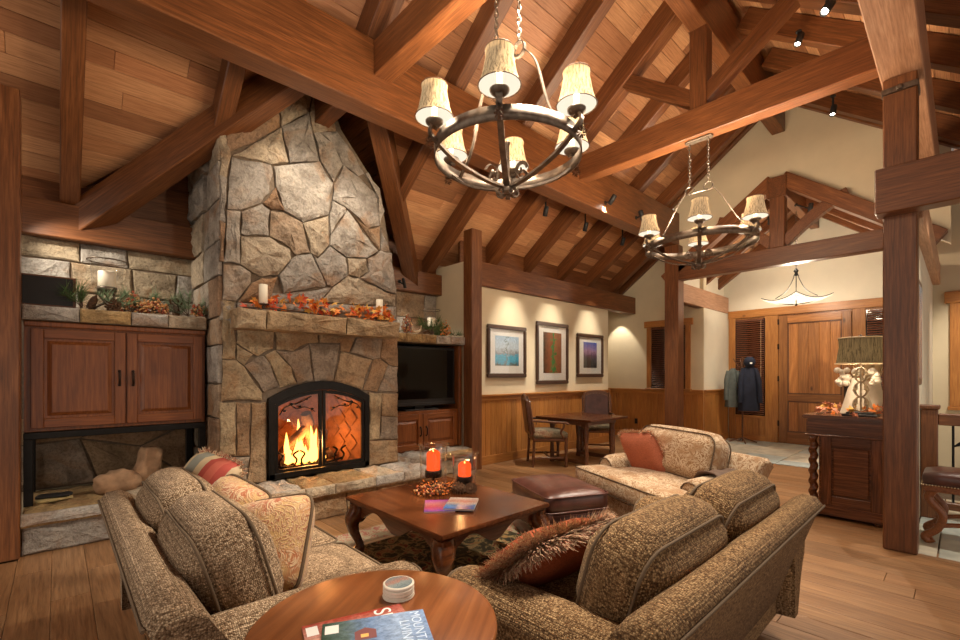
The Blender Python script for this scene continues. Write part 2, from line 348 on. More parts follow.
def art(name, cols, pos, axis=1, extra=None, sc=5):
    m, nt, bs = nmat(name); tc = N(nt, 'ShaderNodeTexCoord'); sx = N(nt, 'ShaderNodeSeparateXYZ'); nt.links.new(tc.outputs['Generated'], sx.inputs[0])
    n = noise(nt, tc.outputs['Generated'], sc, 6, .65, .6)
    f = math_(nt, 'ADD', sx.outputs[axis], math_(nt, 'MULTIPLY', math_(nt, 'SUBTRACT', n, .5), .55))
    c = ramp(nt, f, cols, pos)
    if extra:
        ax2, c0, wdt, ecol = extra
        d = math_(nt, 'ABSOLUTE', math_(nt, 'SUBTRACT', math_(nt, 'ADD', sx.outputs[ax2], math_(nt, 'MULTIPLY', math_(nt, 'SUBTRACT', n, .5), .9)), c0))
        c = mixc(nt, ramp(nt, d, [(1,1,1),(0,0,0)], [wdt*.5, wdt]), c, mixc(nt, n, tuple(q*.3 for q in ecol), tuple(min(1,q*1.7) for q in ecol)))
    c = mixc(nt, .6, c, ramp(nt, noise(nt, tc.outputs['Generated'], sc*4, 5, .7), [(.35,.35,.35),(1.3,1.3,1.3)], [.35,.65]), 'MULTIPLY')
    nt.links.new(c, bs.inputs['Base Color']); bs.inputs['Roughness'].default_value = .25
    return m
# ================================================================= THE SETTING
X1, Y1, Z1 = (1,0,0), (0,1,0), (0,0,1)
NX, NY = (-1,0,0), (0,-1,0)
# floor
fl = struct(MB().box(-3, 11, -3, 6, -.2, -.022).build('floor', M['mortar']))
row = -.95; k = 0
while row < 9.38:
    wd = .185
    y0, y1 = (-1.3, 5.74)
    if row > 4.8: y0 = .29
    if row > 8.1: y0 = 3.6
    if 4.38 < row < 8.34: y1 = 5.0
    if row < -.3: y1 = 4.8
    y = y0 - (RN.uniform(0, 1.8) if row < 4.8 else 0)
    while y < y1-.02:
        L = min(RN.uniform(1.5, 2.6), y1-y)
        slab('plank', (row, y+.0015, -.02), Y1, NX, rect(0, L-.003, -wd+.002, 0), .02, M['plank'], fl, .002)
        y += L
    row += wd
sl = struct(MB().box(8.17, 10.75, .2, 3.52, -.03, -.012).build('floor_entry', M['mortar']))
def slate(x0, x1, y0, y1, parent):
    y = y0
    while y < y1-.05:
        h = min(RN.choice((.3, .45, .6)), y1-y); x = x0
        while x < x1-.05:
            L = min(RN.choice((.4, .6, .8)), x1-x)
            o = slab('tile', (x, y, -.012), X1, Y1, rect(.005, L-.005, .005, h-.005), .014+RN.uniform(0,.003), M[RN.choice(('slate_a','slate_b','slate_c'))], parent, .004)
            x += L
        y += h
M['slate_a'] = plain('slate_blue', (.44,.50,.48), .42, 0, .2, 5, .25); M['slate_b'] = plain('slate_green', (.52,.55,.48), .42, 0, .2, 5, .25); M['slate_c'] = plain('slate_tan', (.58,.54,.43), .42, 0, .25, 5, .25)
slate(8.17, 10.75, .2, 3.52, sl)
sh = struct(MB().box(4.86, 8.9, -3, .28, -.03, -.012).build('floor_hall', M['mortar']))
slate(4.86, 7.2, -.92, .28, sh)
# walls
bw = struct(MB().box(-3, 9.5, 5.75, 5.9, 0, 3.3).build('wall_back', M['plaster']))
wp = struct(MB().box(4.40, 8.34, 5.02, 5.75, 0, 3.06).build('wall_picture', M['plaster']))
ww = struct(MB().prism([(3.525,0),(5.75,0),(5.75,3.2),(5.0,3.75),(3.76,4.68),(3.525,4.66)], 0, 9.4, 9.55).build('wall_window', M['plaster']))
we = struct(MB().box(9.41, 10.75, 3.52, 3.62, 0, 2.72).box(8.4, 10.75, 3.6, 3.66, 2.72, 3.5).build('wall_entry', M['plaster_w']))
wd_ = struct(MB().prism([(-.1,0),(3.62,0),(3.62,3.4),(1.96,4.75),(-.1,3.2)], 0, 10.75, 10.9).build('wall_door', M['plaster_w']))
wg = struct(MB().prism([(.1,3.06),(1.96,4.46),(3.64,3.2),(3.64,4.72),(1.98,5.96),(.1,4.55)], 0, 8.296, 8.42).build('wall_gable', M['plaster']))
wh = struct(MB().box(5.0, 8.95, .285, .34, 0, 2.64).build('wall_hall', M['plaster_w']))
wf = struct(MB().box(8.95, 9.1, -3, .285, 0, 4.2).build('wall_far', M['plaster']))
# wainscot boards: picture wall, recess, window wall, entry wall
def wainscot(parent, O, ex_h, a0, a1, face, cap=1.08):
    """vertical pine boards along a wall. ex_h = horizontal direction of the wall, face = outward normal"""
    h = V(ex_h); ey = V(face).cross(V(Z1))   # Z x ey = face
    sgn = 1 if ey.dot(h) > 0 else -1
    x = a0
    while x < a1-.02:
        L = min(.118, a1-x); p = V(O)+h*(x if sgn > 0 else x+L)
        slab('board', p, Z1, ey, rect(.13, cap-.05, .0015, L-.0015), .016, M['pine'], parent, .004); x += L
    # cap rail, apron, baseboard: local x along the wall
    def strip(nm, z0, z1, t):
        if V(ex_h).cross(V(Z1)).dot(V(face)) > 0: slab(nm, V(O)+h*a0+V((0,0,z0)), ex_h, Z1, rect(0, a1-a0, 0, z1-z0), t, M['pine'], parent, .004)
        else: slab(nm, V(O)+h*a1+V((0,0,z0)), -h, Z1, rect(0, a1-a0, 0, z1-z0), t, M['pine'], parent, .004)
    strip('baseboard', 0, .135, .022); strip('apron_rail', cap-.10, cap-.03, .026); strip('cap_rail', cap-.03, cap, .05)
wainscot(wp, (0, 5.02, 0), X1, 4.565, 8.34, NY)
wainscot(ww, (9.4, 0, 0), Y1, 3.52, 5.75, NX)
wainscot(we, (0, 3.52, 0), X1, 9.4, 10.72, NY)
def outlet(x, y, z, face, lab):
    m = MB(); fx = abs(face[0])
    if fx: m.box(-.006, 0, -.035, .035, -.057, .057)
    else: m.box(-.035, .035, -.006, 0, -.057, .057)
    o = m.build('outlet', M['matte_black'], world=Mx.Translation((x, y, z)), bevel=.003)
    s2 = MB()
    for dz in (-.022, .022):
        if fx: s2.box(-.009, -.005, -.014, .014, dz-.014, dz+.014)
        else: s2.box(-.014, .014, -.009, -.005, dz-.014, dz+.014)
    s2.build('socket', M['bronze'], o, bevel=.003); tag(o, lab, 'outlet')
outlet(6.15, 5.004, .36, NY, 'black wall outlet low on pine wainscot behind the dining armchair with tapestry seat')
outlet(9.384, 4.95, .36, NX, 'black wall outlet on pine wainscot beside the far dining chair')
# ---- roof planes
A_R, A_D, SL = 7.15, 7.45, .75        # underside of rafters / deck: z = A - SL*Y
RY = 1.98                              # ridge
def zdl(y): return A_D-SL*y
def zdr(y): return A_D-SL*(2*RY-y)
GX, GY = 2.05, 3.86                    # cross gable over the chimney: ridge X, where the valleys meet
ce = MB()
ce.add([(-3,RY,zdl(RY)+.05),(8.27,RY,zdl(RY)+.05),(8.27,GY,zdl(GY)+.05),(-3,GY,zdl(GY)+.05)], [(0,1,2,3)])
ce.add([(-3,GY,zdl(GY)+.05),(GX,GY,zdl(GY)+.05),(GX-2.3,GY+2.3,zdl(GY+2.3)+.05),(-3,GY+2.3,zdl(GY+2.3)+.05)], [(0,1,2,3)])
ce.add([(GX,GY,zdl(GY)+.05),(9.5,GY,zdl(GY)+.05),(9.5,GY+2.3,zdl(GY+2.3)+.05),(GX+2.3,GY+2.3,zdl(GY+2.3)+.05)], [(0,1,2,3)])
ce.add([(GX,GY,zdl(GY)+.05),(GX,6,zdl(GY)+.05),(GX-2.3,GY+2.3,zdl(GY+2.3)+.05)], [(0,1,2)])
ce.add([(GX,GY,zdl(GY)+.05),(GX,6,zdl(GY)+.05),(GX+2.3,GY+2.3,zdl(GY+2.3)+.05)], [(0,1,2)])
ce.add([(-3,RY,zdr(RY)+.05),(9.5,RY,zdr(RY)+.05),(9.5,-3,zdr(-3)+.05),(-3,-3,zdr(-3)+.05)], [(0,1,2,3)])
ce = struct(ce.build('ceiling', M['timber']))
bwid = .158                            # board width along the slope
def lboards():
    y = RY
    while y < 5.92:
        y2 = y+bwid*.8
        segs = []
        h0, h1 = max(0, y-GY), max(0, y2-GY)
        xe = 8.26 if y2 < GY+.05 else 9.45
        if y2 <= GY: segs = [((-2.4, -2.4), (xe, xe))]
        else: segs = [((-2.4, -2.4), (GX-h0, GX-h1)), ((GX+h0, GX+h1), (xe, xe))]
        for (a, a2), (b, b2) in segs:
            cuts = []; x = a+RN.uniform(.6, 3)
            while x < min(b, b2)-.4: cuts.append(x); x += RN.uniform(1.8, 3.4)
            pts = [(a, a2)]+[(c, c) for c in cuts]+[(b, b2)]
            for (p, p2), (q, q2) in zip(pts, pts[1:]):
                if q-p < .05: continue
                slab('ceiling_board', (p, y, zdl(y)), X1, (0,.8,-.6), [(.001,.0015),(q-p-.001,.0015),(q2-p-.001,bwid-.0015),(p2-p+.001,bwid-.0015)], .02, M['board'], ce, .003)
        y = y2
lboards()
y = RY
while y > -1.6:
    y2 = y-bwid*.8
    if y2 > -.9 or True:
        pts = [3.2, 3.2+RN.uniform(1.2,2.6)]
        while pts[-1] < 6.6: pts.append(pts[-1]+RN.uniform(1.6, 2.8))
        pts[-1] = 8.26 if y > .1 else 9.45
        for p, q in zip(pts, pts[1:]):
            slab('ceiling_board', (q, y, zdr(y)), NX, (0,-.8,-.6), rect(.001, q-p-.001, .0015, bwid-.0015), .02, M['board_d'] if 'board_d' in M else M['board'], ce, .003)
    y = y2
# cross-gable boards run along Y
for s in (-1, 1):
    x = 0
    while x < 2.2:
        x2 = x+bwid*.8; zz = zdl(GY)-SL*x
        ex = Y1; ey = V((s*.8, 0, -.6))
        if V(ex).cross(ey).z < 0: ex = (0,-1,0)
        poly = [(GY+x, .0015), (5.95, .0015), (5.95, bwid-.0015), (GY+x2, bwid-.0015)]
        if ex == (0,-1,0): poly = [(-a, b) for a, b in poly]
        slab('ceiling_board', (GX+s*x, 0, zz), ex, ey, poly, .02, M['timber'], ce, .003); x = x2
# rafters (common and jack), ridge boards, blocking
RAFT = [-.92, .09, 1.12, 3.12, 4.2, 6.1, 7.07, 8.02]
def rafter(x, ya, yb, wd=.14, nm='rafter'):
    beam(nm, (x, yb, A_R-SL*yb), (x, ya, A_R-SL*ya), wd, .235, M['timber'], ce)
for x in RAFT:
    h = abs(x-GX); yb = 5.86
    if x > 4.4: yb = 5.36
    if h < 2.15: yb = GY+h+.05
    rafter(x, RY+.1, yb)
rafter(8.97, GY+.02, 5.72)
rafter(9.33, GY+.02, 5.72, .1)
rafter(8.21, RY+.1, GY, .10)
for x in RAFT+[8.21]:
    if x < 2.5: continue
    beam('rafter', (x, -1.2, A_R-SL*(2*RY+1.2)), (x, RY-.1, A_R-SL*(RY+.1)), .14 if x != 8.21 else .1, .235, M['timber'], ce)
for x in (8.97,): beam('rafter', (x, -1.2, A_R-SL*(2*RY+1.2)), (x, .1, A_R-SL*(2*RY-.1)), .14, .235, M['timber'], ce)
# valley rafters and cross-gable ridge
for s in (-1, 1):
    beam('valley_rafter', (GX+s*1.85, 5.66, 2.69), (GX+s*.12, 3.93, 4.29), .2, .27, M['timber'], ce)
    for yy in (4.3, 5.52): beam('gable_rafter', (GX+s*1.95, yy, 4.12-SL*1.95), (GX+s*(.08 if yy > 5 else .08), yy, 4.12-SL*.08), .12, .2, M['timber'], ce) if yy-GY > 1.9 else None
beam('gable_ridge', (GX, 3.76, 4.02), (GX, 4.72, 4.02), .16, .4, M['timber'], ce)
# plate beams at the eaves of the stone walls (same height left and right of the chimney)
for a, b, lab in ((-.5, 1.16, 'reddish eave beam above the stone shelf wall behind the tall glass hurricane'), (2.94, 4.42, 'short reddish eave beam above the niche with the black television')):
    tag(beam('eave_beam', (a, 5.66, 2.62), (b, 5.66, 2.62), .18, .32, M['timber']), lab, 'beam')
    struct(beam('trim_1', (a, 5.735, 2.94), (b, 5.735, 2.94), .03, .4, M['timber']))
struct(MB().prism([(GX-2.25,2.6),(GX+2.25,2.6),(GX+2.25,2.95),(GX,4.66),(GX-2.25,2.95)], 1, 5.75, 5.80).build('wall_gable_end', M['timber']))
# beam over the picture wall
tag(beam('wall_beam', (4.56, 5.05, 2.73), (9.36, 5.05, 2.73), .2, .36, M['timber']), 'long timber beam along the top of the wall with three framed photographs', 'beam')
beam('blocking', (4.56, 5.34, 3.0), (9.36, 5.34, 3.0), .06, .5, M['timber'], ce)
# the two great beams carrying the trusses
tag(beam('great_beam', (-2.4, 3.635, 3.72), (8.27, 3.635, 3.72), .23, .6, M['timber']), 'massive timber beam running the length of the ceiling above the near chandelier', 'beam')
tag(beam('great_beam', (1.5, .325, 3.72), (8.27, .325, 3.72), .25, .5, M['timber_pale']), 'great timber beam resting on the large front post, coloured pale as if brightly lit', 'beam')  # pale colour stands in for bright light on the underside
tag(beam('ridge_beam', (-2.4, 1.975, 5.17), (8.27, 1.975, 5.17), .18, .6, M['timber']), 'timber ridge beam under the roof peak, ending in the cream gable wall', 'beam')
# trusses
def truss(x, lab, wd=.18):
    t = thing('roof_truss', lab, 'truss', (x, RY, 4.0))
    beam('tie_beam', (x, .45, 4.0), (x, 3.52, 4.0), wd, .31, M['timber'], t)
    post('king_post', x-.085, x+.085, RY-.09, RY+.09, 4.26, 5.22, M['timber'], t)
    MB().box(-.07,.07,-.075,.075,-.035,0).build('post_foot', M['timber_pale'], t, world=Mx.Translation((x, RY, 4.262)), bevel=.008)
    for s in (-1, 1):
        beam('strut', (x, RY+s*.07, 4.34), (x, RY+s*.92, 4.34+.62), .14, .16, M['timber'], t)
        yb = 5.38 if (s > 0 and x > 3) else 3.7 if s > 0 else 2*RY-.1+1.4
        if s > 0: beam('principal_rafter', (x, yb, A_R-SL*yb-.03), (x, RY+.05, A_R-SL*RY-.07), .2, .3, M['timber'], t)
        else: beam('principal_rafter', (x, RY-3.2, A_R-SL*(RY+3.2)-.03), (x, RY-.05, A_R-SL*RY-.07), .2, .3, M['timber'], t)
    return t
truss(2.115, 'timber roof truss whose tie beam passes above the near chandelier')
truss(5.2, 'timber roof truss with king post that holds the far chandelier')
# entry truss with curved braces
et = thing('entry_truss', 'dark timber truss with king post and curved braces framing the entry gable', 'truss', (8.2, 1.96, 3.08))
beam('tie_beam', (8.2, .34, 3.08), (8.2, 3.56, 3.08), .18, .27, M['timber'], et)
post('king_post', 8.11, 8.29, 1.86, 2.06, 3.35, 4.44, M['timber'], et)
MB().box(-.115,.09,-.13,.13,0,.32).build('peg_block', M['timber'], et, world=Mx.Translation((8.2,1.96,4.12)), bevel=.01)
for s in (-1, 1):
    beam('principal_rafter', (8.2, 1.96+s*1.72, 3.04), (8.2, 1.96, 4.33), .18, .2, M['timber'], et)
    p = [(8.2, 1.96+s*(.08+.78*t), 3.42+.50*math.sin(t*1.35)+.06*t) for t in [i/7 for i in range(8)]]
    MB().strap(p, .12, .15).build('curved_brace', M['timber'], et, world=Mx.Identity(4), bevel=.004)
# entry roof
zr = 4.5
ec = MB()
for s in (-1, 1): ec.add([(8.4,1.96,zr+.25),(10.75,1.96,zr+.25),(10.75,1.96+s*1.75,zr+.25-1.31),(8.4,1.96+s*1.75,zr+.25-1.31)], [(0,1,2,3)])
ec = struct(ec.build('ceiling_entry', M['timber']))
for s in (-1, 1):
    y = 0
    while y < 1.7:
        ex = X1 if s > 0 else NX
        slab('ceiling_board', (8.4 if s > 0 else 10.75, 1.96+s*y, zr+.2-.75*y), ex, (0, s*.8, -.6), rect(0, 2.35, .0015, bwid-.0015), .02, M['board'], ec, .003); y += bwid*.8
    for x in (8.95, 9.7, 10.45): beam('rafter', (x, 1.96+s*1.66, zr-.05-1.245), (x, 1.96, zr-.05), .11, .18, M['timber'], ec)
beam('ridge', (8.4, 1.96, zr-.28), (10.75, 1.96, zr-.28), .14, .4, M['timber'], ec)
tag(beam('header_beam', (8.34, 3.59, 2.72), (10.74, 3.59, 2.72), .18, .35, M['timber_pale']), 'pale timber header from the slim entry post back to the door wall', 'beam')
# posts
tag(post('timber_post', 8.1, 8.34, 3.47, 3.72, 0, 3.72, M['timber']), 'slim dark timber post at the entry, beyond the patterned armchair', 'post')
fp = thing('timber_post', 'large front timber post beside the sideboard, rising past the steel bracket', 'post', (4.9, .335, 0))
post('shaft', 4.8, 5.0, .235, .435, 0, 3.60, M['timber'], fp)
post('shaft_top', 4.8, 5.0, .235, .435, 3.64, 3.72, M['timber'], fp)
MB().box(-.108,.108,-.108,.108,0,.045).build('steel_bracket', M['iron'], fp, world=Mx.Translation((4.9,.335,3.6)), bevel=.004)
MB().lathe([(.022,0),(.022,.012),(.012,.02)], 8).build('bolt', M['iron'], fp, world=Mx.Translation((4.79,.335,3.622)) @ Mx.Rotation(-PI/2, 4, 'Y'))
tag(post('timber_post', -.46, -.2, 4.82, 5.04, 0, 3.52, M['timber']), 'timber post at the outer edge of the wooden cabinet with black pulls', 'post')
tag(post('timber_post', 4.36, 4.56, 4.82, 5.015, 0, 3.50, M['timber']), 'timber post between the television niche and the picture wall', 'post')
tag(beam('header_beam', (4.74, -1.6, 2.63), (4.74, .47, 2.63), .16, .35, M['timber']), 'broad timber header beam reaching out from the large front post', 'beam')
tag(beam('header_beam', (5.02, .28, 2.63), (8.9, .28, 2.63), .14, .28, M['timber_pale']), 'hall header beam running back behind the large front post', 'beam')
# window on the window wall, with blind
def casing(nm, x, y0, y1, z0, z1, parent=None, head=.14, side=.10, head_o=.05, t=.05, sill=True):
    """pine casing on a wall facing -X"""
    t_ = struct(MB().box(-.002, 0, 0, y1-y0, 0, z1-z0).build(nm, M['night'], parent, world=Mx.Translation((x, y0, z0)))) if parent is None else parent
    for a in (y0-side, y1): slab('side_casing', (x, a, z0), Z1, Y1, rect(0, z1-z0, 0, side), .035, M['pine'], t_, .005)
    slab('head_casing', (x, y1+side+head_o, z1), NY, Z1, rect(0, y1-y0+2*(side+head_o), 0, head), t, M['pine'], t_, .006)
    if sill: slab('sill', (x, y1+side+.02, z0-.05), NY, Z1, rect(0, y1-y0+2*side+.04, 0, .05), .07, M['pine'], t_, .006)
    return t_
def blind(x, y0, y1, z0, z1, parent):
    m = MB(); z = z0+.02
    while z < z1-.03:
        m.add([(x-.028,y0,z-.009),(x-.028,y1,z-.009),(x-.006,y1,z+.012),(x-.006,y0,z+.012),(x-.028,y0,z-.006),(x-.028,y1,z-.006),(x-.006,y1,z+.015),(x-.006,y0,z+.015)],
              [(0,1,2,3),(7,6,5,4),(0,4,5,1),(1,5,6,2),(2,6,7,3),(3,7,4,0)]); z += .042
    m.box(x-.032, x-.002, y0, y1, z1-.03, z1); o = m.build('blind_slats', M['blind'], parent, world=Mx.Identity(4)); o['kind'] = 'stuff'
    MB().tube([(x-.036, y0+.05, z1-.03), (x-.036, y0+.05, z0+.35*(z1-z0))], .004, 6).build('pull_cord', M['tan'], parent, world=Mx.Identity(4))
w1 = casing('window_1', 9.398, 3.87, 4.60, 1.10, 2.40)
blind(9.395, 3.88, 4.59, 1.11, 2.39, w1)
# entry door wall: pine surround, sidelights, door
dx = 10.748
sur = struct(MB().box(-.006, 0, 0, 3.3, 0, 2.66).build('trim_2', M['pine_door'], world=Mx.Translation((dx, .2, 0))))
slab('head_board', (dx-.006, 3.5, 2.60), NY, Z1, rect(0, 3.3, 0, .16), .04, M['pine'], sur, .006)
for a, b in ((3.36, 3.49), (2.56, 2.80), (1.20, 1.39), (.55, .68)): slab('jamb_board', (dx-.006, a, 0), Z1, Y1, rect(0, 2.60, 0, b-a), .028, M['pine'], sur, .005)
for nmw, y0, y1 in (('window_2', 2.80, 3.36), ('window_3', .68, 1.20)):
    g = struct(MB().box(-.003, 0, 0, y1-y0, 0, 2.04).build(nmw, M['night'], world=Mx.Translation((dx-.008, y0, .52))))
    blind(dx-.012, y0+.02, y1-.02, .54, 2.55, g)
    for i in range(int((y1-y0)/.112)): slab('panel_board', (dx-.008, y0+i*.112, .12), Z1, Y1, rect(0, .36, .002, .11), .014, M['pine'], g, .004)
    slab('panel_rail', (dx-.008, y1, .47), NY, Z1, rect(0, y1-y0, 0, .06), .03, M['pine'], g, .004); slab('panel_base', (dx-.008, y1, 0), NY, Z1, rect(0, y1-y0, 0, .12), .024, M['pine'], g, .004)
dr = struct(MB().box(-.022, 0, 0, 1.15, 0, 2.56).build('door_1', M['pine_door'], world=Mx.Translation((dx-.008, 1.40, .01))))
fx = dx-.03
for a, b in ((1.40,1.54),(2.40,2.55)): slab('stile', (fx, a, .01), Z1, Y1, rect(0, 2.55, 0, b-a), .03, M['pine_door'], dr, .005)
for z0, z1 in ((2.42,2.56),(.86,1.0),(.01,.24)): slab('rail', (fx, 2.40, z0), NY, Z1, rect(0, .86, 0, z1-z0), .03, M['pine_door'], dr, .005)
for z0, z1, n in ((1.0,2.42,5),(.24,.86,5)):
    for i in range(n): slab('panel_board', (fx, 1.54+i*.86/n, z0), Z1, Y1, rect(0, z1-z0, .002, .86/n-.002), .008+.004*(i % 2), M['pine_door'], dr, .006)
    for p, q, r_, t in (((fx,1.54,z0),Z1,Y1,rect(0,z1-z0,0,.022)), ((fx,2.378,z0),Z1,Y1,rect(0,z1-z0,0,.022))): slab('panel_bead', p, q, r_, t, .02, M['walnut'], dr, .004)
    for zz in (z0, z1-.022): slab('panel_bead', (fx, 2.40, zz), NY, Z1, rect(0,.86,0,.022), .02, M['walnut'], dr, .004)
for z in (.35, 1.25, 1.9, 2.4): MB().box(-.012,.0,0,.03,0,.11).build('hinge', M['bronze'], dr, world=Mx.Translation((fx-.028, 2.54, z)), bevel=.003)
hb = MB().box(-.02,0,-.035,.035,-.14,.14).build('lock_plate', M['bronze'], dr, world=Mx.Translation((fx-.03, 1.47, 1.04)), bevel=.006)
MB().tube([(-.02,0,.1),(-.06,0,.09),(-.06,0,-.08),(-.02,0,-.1)], .01, 8).build('pull', M['bronze'], hb)
# hall window beyond the railing
w4 = casing('window_4', 8.948, -.85, -.02, .95, 2.36, None, .16, .14)
for i in range(7): slab('shutter_board', (8.945, -.85+i*.1186, .95), Z1, Y1, rect(0, 1.41, .002, .1166), .012, M['pine'], w4, .004)
# skylight in the dark roof slope
sk = struct(MB().prism(rect(0,.8,0,.62), 2, -.02, -.012).build('window_5', M['night'], world=frame((7.95, 1.74, zdr(1.74)), NX, (0,-.8,-.6))))
for a, b, c, d in ((-.03,0,0,.62),(.8,.83,0,.62),(-.03,.83,-.03,0),(-.03,.83,.62,.65)): MB().prism(rect(a,b,c,d), 2, -.06, .02).build('skylight_frame', M['timber'], sk, bevel=.004)
STONES=[[(1.19,3.42),(1.54,3.45),(1.56,3.37),(1.53,3.17),(1.45,3.05),(1.26,2.93),(1.15,2.91),(1.16,3.2)],[(1.39,3.61),(1.63,3.85),(1.66,3.73),(1.71,3.52),(1.55,3.45),(1.19,3.42)],[(1.63,3.85),(1.92,4.11),(1.96,3.9),(2.02,3.63),(1.71,3.51),(1.66,3.73)],[(1.56,3.44),(2.03,3.64),(2.17,3.44),(2.13,3.1),(1.85,2.95),(1.66,3.02),(1.58,3.25)],[(1.96,3.91),(2.02,3.94),(2.17,3.87),(2.29,3.68),(2.18,3.46),(2.03,3.64)],[(2.02,3.94),(2.22,4.03),(2.41,3.87),(2.56,3.67),(2.47,3.61),(2.29,3.68),(2.17,3.87)],[(2.29,3.68),(2.47,3.61),(2.73,3.48),(2.75,3.12),(2.6,3.05),(2.32,3.23),(2.17,3.27),(2.19,3.45)],[(1.54,3.17),(1.58,3.24),(1.67,3.02),(1.54,3.01),(1.45,3.04)],[(1.27,2.92),(1.45,3.04),(1.53,3.0),(1.52,2.74),(1.31,2.7),(1.26,2.71)],[(1.53,3.0),(1.66,3.01),(1.85,2.95),(1.93,2.65),(1.78,2.6),(1.73,2.66),(1.52,2.74)],[(1.85,2.95),(2.13,3.09),(2.14,2.78),(2.01,2.62),(1.93,2.65)],[(2.17,3.27),(2.32,3.22),(2.33,3.18),(2.15,2.89),(2.13,3.09)],[(2.34,3.2),(2.73,2.82),(2.58,2.71),(2.33,2.68),(2.14,2.77),(2.15,2.89)],[(2.34,3.21),(2.6,3.05),(2.75,3.12),(2.76,2.83),(2.74,2.83)],[(1.14,2.9),(1.26,2.92),(1.26,2.42),(1.12,2.41)],[(1.26,2.69),(1.52,2.73),(1.72,2.65),(1.73,2.55),(1.61,2.37),(1.45,2.33),(1.35,2.37),(1.26,2.42)],[(1.73,2.55),(1.78,2.6),(1.94,2.65),(2.11,2.34),(2.09,2.32),(1.66,2.2),(1.61,2.37)],[(1.95,2.65),(2.01,2.61),(2.14,2.77),(2.33,2.67),(2.35,2.48),(2.17,2.33),(2.11,2.34)],[(2.34,2.67),(2.58,2.71),(2.6,2.56),(2.49,2.47),(2.36,2.49)],[(2.59,2.71),(2.75,2.83),(2.9,2.83),(2.97,2.35),(2.85,2.36),(2.49,2.47),(2.6,2.56)],[(2.17,2.32),(2.35,2.48),(2.49,2.47),(2.85,2.35),(2.97,2.34),(2.96,2.2),(2.03,2.14)],[(1.55,2.19),(1.66,2.2),(2.11,2.32),(2.17,2.32),(2.03,2.14),(1.53,2.09)],[(1.12,2.4),(1.26,2.41),(1.35,2.36),(1.36,2.26),(1.23,2.07),(1.11,2.07)],[(1.36,2.26),(1.45,2.32),(1.61,2.36),(1.55,2.2),(1.53,2.09),(1.23,2.06)],[(1.1,2.06),(1.23,2.06),(1.23,1.9),(1.08,1.88)],[(1.11,2.07),(1.23,2.08),(1.23,1.67),(1.23,1.52),(1.11,1.53)],[(1.23,1.84),(1.58,1.84),(1.56,1.64),(1.42,1.56),(1.38,1.58),(1.23,1.68)],[(1.58,1.84),(2.02,1.85),(2.02,1.72),(1.91,1.71),(1.76,1.62),(1.59,1.63)],[(2.02,1.84),(2.46,1.82),(2.37,1.63),(2.27,1.64),(2.27,1.73),(2.03,1.72)],[(2.46,1.82),(2.8,1.83),(2.76,1.58),(2.67,1.56),(2.38,1.63)],[(2.8,1.83),(3.01,1.86),(3.01,1.48),(2.89,1.5),(2.76,1.58)],[(1.23,1.67),(1.38,1.58),(1.3,1.47),(1.23,1.52)],[(1.3,1.47),(1.42,1.56),(1.48,1.57),(1.54,1.48),(1.63,1.25),(1.47,1.21)],[(1.48,1.57),(1.58,1.63),(1.74,1.46),(1.8,1.29),(1.63,1.25),(1.54,1.48)],[(1.58,1.63),(1.76,1.62),(1.92,1.7),(1.98,1.31),(1.8,1.29),(1.74,1.46)],[(1.92,1.71),(2.27,1.72),(2.19,1.31),(1.98,1.31)],[(2.27,1.64),(2.38,1.62),(2.66,1.56),(2.53,1.21),(2.19,1.31)],[(2.67,1.56),(2.76,1.58),(2.87,1.5),(2.73,1.18),(2.54,1.21)],[(2.87,1.5),(3.01,1.48),(3.01,1.17),(2.73,1.18)],[(1.11,1.52),(1.23,1.52),(1.3,1.46),(1.46,1.21),(1.46,1.13),(1.1,1.14)],[(1.09,1.13),(1.23,1.13),(1.23,0.62),(1.09,0.64)],[(1.23,1.13),(1.36,1.12),(1.35,0.61),(1.23,0.62)],[(1.36,1.12),(1.5,1.12),(1.5,0.32),(1.32,0.34),(1.35,0.61)],[(1.09,0.64),(1.35,0.6),(1.32,0.34),(1.09,0.34)],[(2.61,1.19),(2.78,1.17),(2.76,0.63),(2.61,0.63)],[(2.78,1.17),(3.01,1.16),(3.01,0.87),(2.78,0.9)],[(2.78,0.9),(3.01,0.87),(3.01,0.6),(2.76,0.63)],[(2.61,0.63),(3.01,0.6),(3.01,0.33),(2.61,0.33)]]
